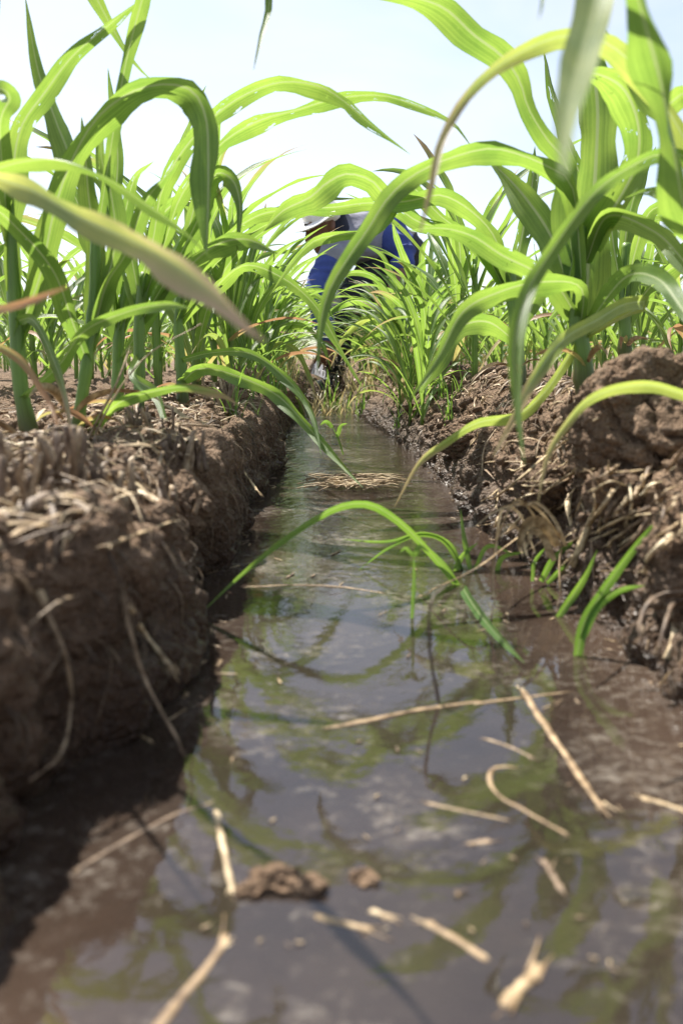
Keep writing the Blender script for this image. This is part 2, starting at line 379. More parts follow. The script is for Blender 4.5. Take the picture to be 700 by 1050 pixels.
# fine steps around the furrow, coarser outside
fine0, fine1 = al[4], al[19]
st = np.r_[np.linspace(0, fine0, 90)[:-1], np.arange(fine0, fine1, .0034), np.linspace(fine1, al[-1], 80)]
px_, pz_ = np.interp(st, al, pp[:, 0]), np.interp(st, al, pp[:, 1])
k = np.ones(5) / 5
pxs = np.convolve(np.pad(px_, 2, 'edge'), k, 'valid'); pzs = np.convolve(np.pad(pz_, 2, 'edge'), k, 'valid')
ext = np.array([1.5, 2, 2.7, 3.5, 5, 7, 10, 15, 25, 50, 120])
pxs = np.r_[-ext[::-1], pxs, ext]; pzs = np.r_[np.full(len(ext), .10), pzs, np.full(len(ext), .11)]
X, Y = np.meshgrid(pxs, ys); Z = np.broadcast_to(pzs, X.shape).copy()
yn = Y + .05 * np.sin(X * 31) + .03 * np.sin(X * 75 + 1)
slump = np.clip((yn - .31) / .12, 0, 1); slump = slump * slump * (3 - 2 * slump)
Z = np.where(X < -.10, -.03 + (Z + .03) * slump, Z)
# wandering furrow edges
def wander(y, s): return fbm(np.stack([y * 1.6, y * 0 + s, y * 0], 1), 3, s) * .016
wl, wr = (wander(ys, 11) + .020 * np.tanh(4 * vnoise(np.stack([ys * 7.5, ys * 0 + 4.2, ys * 0], 1), 77)) * np.clip(1.6 - ys * .5, 0, 1))[:, None], (wander(ys, 23) + .022 * np.clip((1.15 - ys) / .3, 0, 1))[:, None]
inner = np.exp(-np.maximum(0, np.abs(X - .05) - .35) ** 2 / .08)
nrw = np.clip((ys - 2.5) / .8, 0, 1)[:, None] * .045
X = X + np.where(X < .05, wl + nrw, wr - nrw) * inner
dzx = np.gradient(np.broadcast_to(pzs, X.shape), axis=1); dxx = np.gradient(np.broadcast_to(pxs, X.shape), axis=1)
ln = np.sqrt(dzx ** 2 + dxx ** 2) + 1e-9; nx, nzv = -dzx / ln, dxx / ln
pts = np.stack([X.ravel(), Y.ravel(), Z.ravel()], 1)
d = fbm(pts * 5, 3, 5) * .016
near = (np.hypot(pts[:, 0], pts[:, 1]) < 9)
q = pts[near]; qw = q + np.stack([vnoise(q * 30, 61), vnoise(q * 30, 62), vnoise(q * 30, 63)], 1) * .012
dn = (lumps(qw * 16, 3) - .5) * .022 * (.5 + .8 * np.clip(vnoise(q * 6, 9) + .5, 0, 1.2)) + (lumps(qw * 42, 7) - .5) * .021 + (lumps(qw * 105, 17) - .5) * .009 - np.maximum(0, .16 - np.abs(vnoise(qw * 11, 41))) * .09 - np.maximum(0, .2 - np.abs(vnoise(qw * 27, 43))) * .03 + fbm(q * np.array([55, 55, 14.]), 3, 47) * .006 + fbm(q * 60, 3, 31) * .0035
d[near] += dn
under = np.clip((.012 - pts[:, 2]) / .03, 0, 1); d = d * (1 - .75 * under)
Xd = pts[:, 0] + nx.ravel() * d; Zd = pts[:, 2] + nzv.ravel() * d
Zd = np.where((np.abs(pts[:, 0] - .055) < .125), np.minimum(Zd, -.022), Zd)
# shallow silted bed by the near left bank
shal = np.exp(-((pts[:, 0] + .06) / .09) ** 2 - ((pts[:, 1] - .24) / .12) ** 2); Zd = np.where(Zd < -.004, np.minimum(Zd + shal * .045, -.004 + 0 * Zd), Zd)
GV = np.stack([Xd, pts[:, 1], Zd], 1).reshape(X.shape + (3,))
g = MB(); g.grid(GV, np.stack([X, Y], -1)); gme = g.mesh('ground')
ground = tag(link('ground', gme, M['soil']), kind='structure')
GB = BVHTree.FromPolygons([tuple(v) for v in GV.reshape(-1, 3)], [tuple(int(i) for i in f) for f in np.concatenate(g.f)])
def gz(x, y, default=.1):
    h = GB.ray_cast(Vector((x, y, 2)), Vector((0, 0, -1)))
    return h[0].z if h[0] is not None else default
def ghit(px, py):
    r = ray(px, py).normalized(); best = None
    for t, oc in [(GB, Vector((0, 0, 0)))] + CLODS:
        h = t.ray_cast(CAM - oc, r)
        if h[0] is not None and (best is None or h[3] < best[0]): best = (h[3], h[0] + oc)
    return best[1] if best else W(px, py, .1)
CLODS = []

wm = MB(); wx = np.linspace(-.40, .52, 8); wy = np.linspace(-.1, 9, 40)
WX, WY = np.meshgrid(wx, wy); wm.grid(np.stack([WX, WY, WX * 0], -1), np.stack([WX, WY], -1))
tag(link('water', wm.mesh('water'), M['water']), kind='structure')

# soil crumbs and big clods ------------------------------------------
def ico(sub):
    bm = bmesh.new(); bmesh.ops.create_icosphere(bm, subdivisions=sub, radius=1)
    v = np.array([t.co[:] for t in bm.verts]); f = np.array([[q.index for q in t.verts] for t in bm.faces]); bm.free(); return v, f
def tri_mesh(name, V, Ft, smooth=True):
    me = bpy.data.meshes.new(name); me.vertices.add(len(V)); me.vertices.foreach_set('co', V.astype(np.float32).ravel())
    me.loops.add(Ft.size); me.loops.foreach_set('vertex_index', Ft.ravel().astype(np.int32)); me.polygons.add(len(Ft))
    me.polygons.foreach_set('loop_start', np.arange(0, Ft.size, 3, dtype=np.int32)); me.polygons.foreach_set('loop_total', np.full(len(Ft), 3, np.int32))
    me.polygons.foreach_set('use_smooth', np.full(len(Ft), smooth)); me.update(calc_edges=True); return me
IV, IF = ico(2)
cv, cf, nb = [], [], 0
cnt = 0
while cnt < 7500:
    y = .35 + 3.6 * random.random() ** 1.7
    x = random.choice((random.uniform(-.75, -.13), random.uniform(.235, .75), random.uniform(.235, .5), random.uniform(-.4, -.14)))
    h = GB.ray_cast(Vector((x, y, 2)), Vector((0, 0, -1)))
    if h[0] is None or h[0].z < .01: continue
    r = .0016 + .0085 * random.random() ** 4
    if y > 1.5: r *= 1.5
    elif y < .9: r = min(r, .0058)
    sc = np.array([random.uniform(.75, 1.3), random.uniform(.75, 1.3), random.uniform(.6, 1)]) * r
    n = .8 + .35 * vnoise(IV * 1.3 + cnt * 3.1, 2) + .38 * lumps(IV * 1.6 + cnt * 2.3, 4) + .16 * vnoise(IV * 4 + cnt * 1.7, 6)
    cv.append(IV * n[:, None] * sc + np.array(h[0]) + np.array([0, 0, r * .35])); cf.append(IF + nb); nb += len(IV); cnt += 1
tag(link('soil_crumbs', tri_mesh('soil_crumbs', np.concatenate(cv), np.concatenate(cf)), M['soil']), kind='stuff')

BV, BF = ico(6)
def clod(px, py, dist, r, seed, label, squash=(1, 1, .8)):
    c = np.array(P(px, py, dist)); v = BV * np.array(squash)
    w = BV + np.stack([vnoise(BV * 2.2, seed + 5), vnoise(BV * 2.2, seed + 6), vnoise(BV * 2.2, seed + 7)], 1) * .25
    n = .64 + .26 * fbm(BV * 1.1 + seed, 4, seed) + .20 * lumps(w * 1.7 + seed, seed) + .22 * lumps(w * 4.2, seed + 1) + .12 * lumps(w * 10, seed + 2) + .06 * lumps(w * 22, seed + 3) - np.maximum(0, .15 - np.abs(vnoise(w * 2.3, seed + 8))) * 1.1
    o = link('soil_clod', tri_mesh('soil_clod', v * n[:, None] * r, BF), M['soil']); o.location = c
    CLODS.append((BVHTree.FromPolygons([tuple(q) for q in v * n[:, None] * r], [tuple(int(i) for i in f) for f in BF]), Vector(c)))
    tag(o, label, 'clod', 'soil clods on the banks'); return o
clod(672, 440, .80, .072, 3, 'largest brown soil clod, beside the stalk of the big right maize plant', (1.15, 1, .85))
clod(560, 505, .95, .034, 8, 'rounded brown clod below the pale yellow drooping leaf')
clod(728, 570, .62, .045, 12, 'lumpy clod at the right edge above the muddy water', (1, 1, .9))
clod(480, 455, 1.5, .042, 15, 'soil clod on the right bank slope behind the straw mat', (1.2, 1, .7))
clod(645, 505, .75, .030, 21, 'small clod under the largest brown clod')
clod(20, 455, 1.05, .040, 25, 'dark clod beside the foot of the leftmost maize stalk', (1.3, 1, .7))
clod(190, 520, .80, .030, 28, 'dry clod on the rim of the left bank', (.8, 1.2, .9))

# ------------------------------------------------------------------ leaves from sight lines
def sight_leaf(mb, pts, wpx, tilt=35, prof=LEAFW, fold=.16, wave=.05, n=36, seed=0, trange=(0, 1)):
    """pts: (px, py, distance); wpx: widest width in photo pixels; tilt: how far the blade is turned from facing the camera"""
    p3 = [P(*q) for q in pts]; p = spline(p3, n)
    view = unit(p - np.array(CAM)); T = tangents(p)
    perp = unit(np.cross(T, view))
    tl = np.interp(np.linspace(0, 1, n), np.linspace(0, 1, len(tilt)), tilt) if isinstance(tilt, (list, tuple)) else np.full(n, 0. if tilt == 'sun' else float(tilt))
    if tilt == 'sun':
        best = max(range(-60, 61, 5), key=lambda a: float(np.mean(np.abs(np.cross(T, perp * math.cos(R(a)) + view * math.sin(R(a))) @ np.array(SUN)) * np.sign((np.cross(T, perp * math.cos(R(a)) + view * math.sin(R(a))) @ np.array(SUN)) * (np.cross(T, perp * math.cos(R(a)) + view * math.sin(R(a))) * view).sum(1)))))
        tl = np.full(n, float(best))
    elif tl.min() >= 0 and float((p[-1] - p[0]) @ np.array(right)) > 0: tl = -tl      # the upper face turns to the sky
    rs_ = np.random.default_rng(seed + 5); s0 = np.linspace(0, 1, n)
    tl = tl + 11 * np.sin(s0 * rs_.uniform(5, 9) + rs_.uniform(0, 6)) * np.minimum(1, s0 * 4)
    tl = np.radians(tl)[:, None]
    side = perp * np.cos(tl) + view * np.sin(tl)
    dist = np.mean([q[2] for q in pts]); s = np.linspace(*trange, n)
    wpx_ = np.interp(np.linspace(0, 1, n), np.linspace(0, 1, len(wpx)), wpx) if isinstance(wpx, (list, tuple)) else wpx
    w = wpx_ * .84 / F * dist * np.interp(s, *prof) / np.maximum(.5, np.cos(tl[:, 0]))
    ribbon(mb, p, side, w, fold, wave, seed=seed)

SEED = [100]
def dead_leaves(root, seed):
    r = random.Random(seed)
    for k in range(3):
        az = r.uniform(3.3, 6.1) if k else r.uniform(0, 6.28); n = 14; s_ = np.linspace(0, 1, n); h0 = r.uniform(.015, .05); Ln = r.uniform(.07, .13)
        th = R(r.uniform(35, 60)) + R(r.uniform(60, 110)) * s_ ** .8; rr = np.r_[0, np.cumsum(np.sin(th))[:-1]] * Ln / (n - 1) + .006; hh = h0 + np.r_[0, np.cumsum(np.cos(th))[:-1]] * Ln / (n - 1)
        p = np.stack([rr * math.cos(az), rr * math.sin(az), np.maximum(hh, .004)], 1); tw = r.uniform(-1.5, 1.5) * s_; hs_ = np.tile([-math.sin(az), math.cos(az), 0.], (n, 1)); nn = np.cross(tangents(p), hs_)
        b = MB(); ribbon(b, p, hs_ * np.cos(tw)[:, None] + nn * np.sin(tw)[:, None], r.uniform(.007, .014) * np.interp(s_, *LEAFW), .35, .2, 5, seed + k)
        link('dead_leaf', b.mesh('dead_leaf'), M['leaf_brown' if k % 2 else 'straw'], root)
def plant_from(label, stalk, leaves, group='maize plants nearest the camera'):
    """stalk: sight points with radius in px; leaves: (points, width, tilt, material[, profile])"""
    base = P(*stalk[0][:3]); root = empty('maize_plant', base); tag(root, label, 'maize', group)
    mb = MB(); pts = [P(*q[:3]) for q in stalk]
    p = spline(pts, 26); rad = np.interp(np.linspace(0, 1, 26), np.linspace(0, 1, len(stalk)), [q[3] * .68 / F * q[2] for q in stalk])
    node = 1 + .16 * np.exp(-((np.linspace(0, 1, 26) * 4 % 1) - .5) ** 2 * 60)
    p[0, 2] -= .02
    tube(mb, p, rad * node, 12, .02, SEED[0])
    link('stalk', mb.mesh('stalk', offset=base), M['stalk'], root)
    for lf in leaves:
        SEED[0] += 1; b = MB()
        sight_leaf(b, lf[0], lf[1], lf[2], prof=lf[4] if len(lf) > 4 else LEAFW, seed=SEED[0], wave=.15, fold=.22)
        link('leaf', b.mesh('leaf', offset=base), M['leaf_holed' if lf[3] == 'leaf' and SEED[0] % 3 == 0 else lf[3]], root)
    dead_leaves(root, SEED[0])
    return root
def D(d, *xy): return [(x, y, d) for x, y in xy]
def DD(d0, d1, *xy):
    n = len(xy); return [(x, y, d0 + (d1 - d0) * i / (n - 1)) for i, (x, y) in enumerate(xy)]

# --- left bank
plant_from('leftmost thick maize stalk on the left bank with a leaf folding over at its top',
  [(36, 468, .98, 13), (22, 400, .98, 11.5), (18, 350, .98, 10), (14, 290, .98, 9), (9, 200, .98, 7)],
  [(DD(.98, .90, (18, 345), (42, 280), (56, 215), (72, 168), (100, 120), (135, 94), (168, 86), (196, 92), (210, 115), (214, 170), (212, 262)), 29, [-30, -30, -25, -35, -45, -50, -62, -62], 'leaf', ([0, .1, .3, .6, .8, .95, 1], [.5, .9, 1, .85, 1, .5, .02])),
   (D(.98, (12, 300), (12, 200), (22, 130), (46, 95), (74, 58), (104, 32), (127, 13), (150, -4)), 25, [30, 25, 40], 'leaf_holed'),
   (DD(.98, 1.08, (20, 360), (48, 250), (72, 170), (58, 125), (40, 75), (26, -4)), 23, [40, 25], 'leaf'),
   (DD(.98, .78, (16, 330), (34, 328), (56, 371), (68, 408), (73, 445)), 10, 40, 'leaf_tip', BLADE),
   (DD(.98, .7, (20, 410), (60, 375), (86, 340), (130, 320), (168, 312), (196, 316)), 13, 45, 'leaf'),
   (DD(.98, 1.05, (10, 250), (-24, 60), (10, -50), (62, -60), (98, -4), (114, 26), (137, 63), (157, 84)), 27, 25, 'leaf'),
   (DD(.98, .7, (8, 230), (0, 130), (10, 100), (-6, 92), (-40, 130)), 22, 30, 'leaf')])
plant_from('maize stalk with a purple foot standing second from the left on the left bank',
  [(75, 466, 1.0, 10), (84, 410, 1.0, 9), (91, 360, 1.0, 8.5), (97, 300, 1.0, 8), (98, 240, 1.0, 7)],
  [(DD(1.0, .85, (90, 372), (74, 328), (55, 278), (20, 236), (-10, 212), (-60, 215)), 24, [30, 20, 40], 'leaf'),
   (DD(1.0, 1.05, (93, 360), (100, 300), (97, 245), (91, 200), (88, 160), (84, 120)), 25, 20, 'leaf'),
   (DD(1.0, .92, (94, 350), (110, 290), (128, 262), (150, 205), (178, 172), (185, 160)), 18, 45, 'leaf'),
   (DD(1.0, .8, (84, 450), (104, 428), (124, 412), (154, 402), (192, 397), (228, 404), (246, 416)), 11, 55, 'leaf_tip', BLADE),
   (DD(1.0, .80, (98, 250), (140, 20), (190, -110), (252, -80), (276, 0), (268, 36), (260, 72)), 17, 25, 'leaf'),
   (DD(1.0, 1.0, (96, 330), (118, 250), (114, 200), (104, 160), (106, 130)), 19, 30, 'leaf')])
plant_from('slim maize plant third from the left with arching leaves against the sky',
  [(141, 442, 1.22, 9), (143, 390, 1.22, 8.5), (143, 330, 1.22, 8), (148, 280, 1.22, 7)],
  [(DD(1.22, 1.05, (146, 300), (158, 240), (166, 195), (185, 158), (222, 117), (251, 97), (289, 84), (327, 88), (348, 100), (376, 124), (420, 158)), 20, [45, 35, 25, 30, 55, 30], 'leaf'),
   (DD(1.22, 1.10, (147, 310), (170, 245), (186, 200), (227, 147), (269, 122), (303, 113), (344, 101), (392, 98), (430, 110), (466, 128), (484, 152)), 17, [45, 45, 35, 35, 40], 'leaf_holed'),
   (DD(1.22, 1.0, (144, 365), (137, 385), (160, 404), (172, 440), (188, 475)), 11, 35, 'leaf', BLADE),
   (DD(1.22, 1.3, (142, 320), (128, 260), (110, 200), (99, 140)), 17, 30, 'leaf'),
   (DD(1.22, 1.1, (145, 330), (180, 270), (205, 220), (222, 178), (238, 184), (246, 208), (243, 258)), 18, [40, 30, 40, 25], 'leaf'),
   (DD(1.22, 1.2, (145, 320), (132, 250), (120, 210), (121, 160), (111, 70)), 18, 30, 'leaf')])
plant_from('maize plant with many blades behind the third stalk of the left bank',
  [(122, 452, 1.3, 9), (121, 400, 1.3, 9), (122, 350, 1.3, 8), (130, 290, 1.3, 7)],
  [(DD(1.3, 1.3, (122, 350), (110, 290), (95, 240), (72, 190), (60, 150)), 22, 30, 'leaf'),
   (DD(1.3, 1.2, (124, 340), (150, 270), (163, 225), (196, 190), (201, 165)), 22, 35, 'leaf'),
   (DD(1.3, 1.0, (122, 370), (170, 300), (215, 255), (250, 245), (285, 260)), 17, 50, 'leaf'),
   (DD(1.3, 1.25, (122, 340), (118, 270), (128, 220), (140, 180), (158, 165)), 18, 30, 'leaf')])
plant_from('maize plant on the left bank whose long bright leaf arches down into the furrow',
  [(188, 428, 1.5, 9), (186, 380, 1.5, 8), (183, 330, 1.5, 7), (186, 290, 1.5, 6)],
  [(DD(1.5, 1.15, (186, 392), (205, 378), (242, 385), (284, 405), (315, 437), (346, 472), (372, 500)), 15, [50, 30, 20], 'leaf', BLADE),
   (DD(1.5, 1.2, (184, 370), (215, 362), (255, 362), (290, 385), (318, 420), (330, 470)), 10, 30, 'leaf'),
   (DD(1.5, 1.4, (183, 330), (200, 280), (225, 250), (262, 222), (300, 215), (340, 222)), 16, 45, 'leaf'),
   (DD(1.5, 1.6, (183, 330), (160, 280), (140, 240), (110, 240)), 16, 35, 'leaf'),
   (DD(1.5, 1.5, (184, 310), (190, 250), (200, 210), (215, 160)), 16, 30, 'leaf'),
   (DD(1.5, 1.45, (184, 330), (215, 300), (250, 272), (290, 285), (322, 312), (345, 350), (372, 398)), 14, [45, 35], 'leaf')])
plant_from('narrow leaved maize plant on the left lip whose blades cross the arm of the worker',
  [(268, 402, 2.6, 6), (268, 370, 2.6, 6), (270, 330, 2.6, 5)],
  [(DD(2.6, 2.5, (270, 345), (285, 312), (306, 298), (328, 305), (344, 330)), 8, 40, 'leaf'), (DD(2.6, 2.6, (270, 335), (282, 290), (300, 262), (322, 250)), 8, 30, 'leaf'),
   (DD(2.6, 2.5, (269, 355), (290, 335), (312, 334), (330, 352), (340, 380)), 7, 40, 'leaf'), (DD(2.6, 2.6, (270, 335), (262, 290), (250, 260), (236, 250)), 8, 30, 'leaf'),
   (DD(2.6, 2.4, (269, 365), (285, 352), (304, 360), (318, 388), (324, 410)), 7, 35, 'leaf_pale')])
plant_from('maize plant rooted outside the left edge, its pale blurred leaf crossing the frame',
  [(-52, 500, .72, 15), (-60, 400, .72, 14), (-62, 300, .72, 12), (-60, 200, .72, 10)],
  [(DD(.72, .31, (-60, 250), (-40, 185), (20, 190), (80, 222), (150, 254), (215, 298), (272, 350)), [12, 15, 19, 21, 20, 18], 'sun', 'leaf_fade', ([0, .4, .7, .88, 1], [.7, 1, 1, .7, .05])),
   (DD(.72, .62, (-60, 260), (-30, 190), (0, 172), (55, 163), (100, 178), (150, 210), (190, 238), (218, 266)), 13, 60, 'leaf', BLADE),
   (DD(.72, .42, (-60, 330), (-20, 322), (20, 312), (72, 293)), 9, 40, 'leaf_brown', BLADE),
   (DD(.72, .62, (-60, 380), (-20, 352), (18, 366), (42, 398), (57, 424), (62, 466)), 9, 40, 'leaf_brown', BLADE)])
# --- right bank
plant_from('big maize plant on the right bank with a broad upright blade behind the large clod',
  [(600, 412, 1.05, 15), (597, 370, 1.05, 14), (592, 330, 1.05, 13), (592, 270, 1.05, 11), (598, 210, 1.05, 9)],
  [(DD(1.05, .95, (590, 300), (584, 230), (580, 168), (560, 142), (541, 110), (532, 82), (515, 58), (486, 36), (455, 8), (417, -4), (380, -6)), 34, [30, 30, 35, 20, 30, 55], 'leaf', ([0, .15, .35, .5, .62, .8, 1], [.6, .9, .75, .55, 1, .9, .1])),
   (D(1.05, (598, 350), (603, 260), (610, 171), (612, 107), (608, 76), (600, 40)), 48, 15, 'leaf', ([0, .2, .5, .8, 1], [.5, .95, 1, .9, .4])),
   (DD(1.05, .85, (606, 250), (628, 215), (652, 168), (654, 128), (640, 92), (612, 76), (590, 78)), 36, [30, 30, 45], 'leaf', FULL),
   (DD(1.05, .78, (597, 330), (594, 260), (584, 186), (562, 171), (532, 158), (503, 152), (456, 164), (420, 182), (396, 205), (377, 235), (357, 264), (338, 296), (329, 330), (325, 384)), 22, [30, 40, 40, 35, 30, 20], 'leaf', ([0, .15, .45, .7, .88, 1], [.7, .9, 1, 1, .6, .02])),
   (DD(1.05, 1.15, (590, 320), (566, 245), (541, 206), (520, 182), (500, 164)), 33, 25, 'leaf'),
   (DD(1.05, .95, (594, 330), (570, 292), (542, 275), (515, 262), (484, 242), (453, 234), (420, 236)), 26, [50, 30, 45], 'leaf'),
   (DD(1.05, .80, (594, 340), (596, 296), (553, 289), (507, 301), (474, 320), (450, 365), (420, 410)), 20, [50, 40, 25], 'leaf'),
   (DD(1.05, .62, (600, 345), (660, 312), (640, 312), (612, 328), (584, 343), (565, 362), (546, 390), (526, 428), (505, 468)), 17, [45, 35, 30], 'leaf_pale', BLADE),
   (DD(1.05, .7, (604, 330), (640, 285), (672, 285), (700, 318), (730, 360)), 22, 35, 'leaf'),
   (DD(1.05, .9, (600, 270), (622, 222), (668, 236), (696, 262), (722, 300)), 24, 30, 'leaf'),
   (DD(1.05, .9, (592, 350), (560, 400), (532, 424), (488, 434), (453, 455), (430, 474), (404, 520)), 12, 40, 'leaf_pale', BLADE)])
plant_from('maize plant outside the right edge whose leaves hang blurred across the top right',
  [(760, 470, .72, 16), (752, 380, .72, 15), (745, 280, .72, 13), (738, 180, .72, 11)],
  [(DD(.72, .46, (742, 260), (700, 140), (657, 76), (631, 50), (603, 38), (571, 38), (529, 56), (498, 78), (472, 107), (451, 148), (441, 193), (430, 240)), [28, 26, 24, 20, 12, 9, 8], [40, 35, 30], 'leaf_pale', ([0, .5, .9, 1], [1, 1, .9, .2])),
   (DD(.72, .21, (742, 240), (760, -60), (690, -140), (630, -70), (606, 20), (592, 70), (582, 115), (577, 180)), 40, 'sun', 'leaf_whitish', ([0, .4, .7, .85, 1], [.7, 1, .95, .6, .06])),
   (DD(.72, .36, (744, 300), (735, 260), (703, 214), (690, 150), (678, 86), (664, 36), (650, -20), (640, -80)), 30, [62, 61], 'leaf', FULL),
   (DD(.72, .50, (742, 240), (715, 168), (678, 158), (644, 172), (612, 195), (588, 224), (562, 262), (540, 300), (527, 350), (529, 412), (537, 476)), 18, [30, 30, 25, 20], 'leaf', ([0, .2, .5, .8, 1], [.7, .9, .9, 1, .04])),
   (DD(.72, .62, (748, 430), (735, 415), (700, 404), (669, 395), (633, 398), (602, 411), (580, 435), (561, 467), (550, 522)), 13, [40, 30], 'leaf_pale', BLADE),
   (DD(.72, .8, (742, 240), (735, 150), (700, 96), (680, 110), (650, 78), (620, 30)), 26, 30, 'leaf'),
   (DD(.72, .9, (742, 300), (720, 250), (690, 205), (665, 196), (640, 203)), 14, 40, 'leaf'),
   (DD(.72, .4, (742, 220), (700, -160), (600, -110), (562, -40), (556, 0), (552, 22)), 10, 30, 'leaf')])
plant_from('maize plant behind the big right one, dark leaf arching over the stooping worker',
  [(532, 400, 1.5, 11), (530, 360, 1.5, 10), (526, 310, 1.5, 9), (520, 260, 1.5, 8)],
  [(DD(1.5, 1.25, (524, 300), (505, 240), (477, 212), (451, 200), (424, 205), (400, 206), (382, 186), (356, 178), (334, 188), (318, 202), (290, 216), (270, 237)), 25, [40, 30, 30, 45, 20], 'leaf', ([0, .2, .5, .7, .9, 1], [.6, .8, .85, 1, .8, .04])),
   (DD(1.5, 1.35, (524, 310), (500, 262), (470, 238), (430, 228), (404, 212), (378, 208), (347, 212), (312, 216), (285, 236), (262, 268)), 17, [45, 40, 35], 'leaf'),
   (DD(1.5, 1.3, (524, 310), (490, 250), (452, 222), (420, 190), (409, 197), (380, 235), (350, 240), (322, 247), (298, 272), (276, 304)), 15, [45, 40, 35], 'leaf'),
   (DD(1.5, 1.4, (528, 350), (500, 330), (472, 335), (452, 362), (430, 404)), 24, 35, 'leaf'),
   (DD(1.5, 1.6, (524, 300), (535, 240), (545, 190), (548, 150)), 18, 25, 'leaf'),
   (DD(1.5, 1.4, (528, 340), (560, 290), (590, 270), (620, 300)), 18, 35, 'leaf')])
plant_from('narrow leaved maize plant leaning over the channel in front of the legs of the worker',
  [(416, 396, 2.6, 6), (415, 360, 2.6, 6), (412, 325, 2.6, 5)],
  [(DD(2.6, 2.5, (412, 340), (390, 315), (365, 308), (340, 318), (322, 345)), 8, 40, 'leaf'), (DD(2.6, 2.5, (412, 335), (398, 300), (380, 282), (358, 280), (338, 296)), 8, 40, 'leaf'),
   (DD(2.6, 2.6, (412, 330), (405, 290), (392, 262), (372, 250)), 8, 30, 'leaf'), (DD(2.6, 2.5, (414, 350), (395, 340), (375, 345), (358, 366)), 7, 40, 'leaf'),
   (DD(2.6, 2.6, (412, 330), (420, 290), (436, 268), (455, 275)), 9, 35, 'leaf'), (DD(2.6, 2.5, (413, 345), (400, 325), (372, 328), (350, 350), (338, 378)), 7, 40, 'leaf_pale')])
plant_from('upright maize plant between the big right plant and the right edge of the frame',
  [(640, 372, 1.7, 10), (640, 340, 1.7, 9), (640, 300, 1.7, 8), (642, 250, 1.7, 7)],
  [(DD(1.7, 1.6, (640, 320), (650, 260), (668, 215), (690, 212), (720, 240)), 17, 35, 'leaf'),
   (DD(1.7, 1.7, (640, 320), (630, 260), (622, 220), (600, 190), (570, 110), (556, 48)), 18, 30, 'leaf'),
   (DD(1.7, 1.6, (640, 330), (670, 290), (700, 270), (730, 290)), 17, 40, 'leaf'),
   (DD(1.7, 1.75, (640, 310), (640, 250), (650, 200), (672, 150)), 17, 25, 'leaf'),
   (DD(1.7, 1.6, (640, 330), (615, 300), (590, 300), (560, 330)), 15, 40, 'leaf')])

# ------------------------------------------------------------------ generic maize plants
def gen_plant(seed, slim=False):
    r = random.Random(seed); H = r.uniform(.16, .24); parts = []
    lean = Vector((r.uniform(-.05, .05), r.uniform(-.05, .05), 0))
    mb = MB(); zz = np.linspace(-.02, H + .10, 14)
    p = np.stack([lean.x * zz / H * H, lean.y * zz / H * H, zz], 1)
    tube(mb, p, np.interp(zz, [0, H, H + .1], [.0085, .008, .005]) * (.7 if slim else 1), 8, .02, seed); parts.append(('stalk', mb, 'stalk'))
    nl = r.randint(11, 14) if slim else r.randint(8, 10); az0 = r.uniform(0, 6.28)
    for i in range(nl):
        f = i / (nl - 1); az = az0 + math.pi * i + r.uniform(-.5, .5)
        h0 = .03 + (H + .04) * f
        Ln = r.uniform(.26, .36) + .16 * math.sin(math.pi * min(1, f * .9 + .1)); wd = (r.uniform(.011, .017) + .008 * f) if slim else r.uniform(.018, .026) + .014 * f
        th0 = R(r.uniform(22, 40) * (1 - f * .75) + 4); th1 = R(r.uniform(85, 165) * (1 - f) + r.uniform(30, 115) * f); pw = r.uniform(1.1, 2.0)
        n = 18; s = np.linspace(0, 1, n); th = th0 + (th1 - th0) * s ** pw
        ds = Ln / (n - 1); rr = np.r_[0, np.cumsum(np.sin(th))[:-1]] * ds + .004; hh = np.r_[0, np.cumsum(np.cos(th))[:-1]] * ds
        azs = az + r.uniform(-.5, .5) * s ** 2
        p = np.stack([lean.x * h0 + rr * np.cos(azs), lean.y * h0 + rr * np.sin(azs), h0 + hh], 1)
        p[:, 2] = np.maximum(p[:, 2], .006)
        tw = r.uniform(-1.3, 1.3) * s
        hs = np.stack([-np.sin(azs), np.cos(azs), 0 * s], 1); T = tangents(p); nn = np.cross(T, hs)
        side = hs * np.cos(tw)[:, None] + nn * np.sin(tw)[:, None]
        b = MB(); ribbon(b, p, side, wd * np.interp(s, *LEAFW), .18, .08, 5, seed * 31 + i)
        dry = i < 2 and r.random() < .6
        parts.append(('leaf', b, 'leaf_brown' if (dry and i == 0) else 'leaf_pale' if dry else r.choice(['leaf'] * 5 + ['leaf_tip', 'leaf_holed'])))
    return parts
PROT = [gen_plant(40 + i) for i in range(9)] + [gen_plant(80 + i, True) for i in range(4)]
PM = [[(nm, b.mesh(nm), mk) for nm, b, mk in pr] for pr in PROT]
JOINED = []
for pr in PROT:
    v, f, uv, mi, nb = [], [], [], [], 0
    keys = []
    for nm, b, mk in pr:
        if mk not in keys: keys.append(mk)
        for a, c, e in zip(b.v, b.f, b.uv): v.append(a); uv.append(e); f.append(c + nb); mi.append(np.full(len(c), keys.index(mk)))
        nb += b.n
    j = MB(); j.v, j.f, j.uv, j.n = v, f, uv, nb
    me = j.mesh('maize_plant')
    for kx in keys: me.materials.append(M[kx])
    me.polygons.foreach_set('material_index', np.concatenate(mi).astype(np.int32)); JOINED.append((me, j, keys, np.concatenate(mi)))
for pr in PM:
    for nm, me, mk in pr: me.materials.append(M[mk])
proto_roots = {}
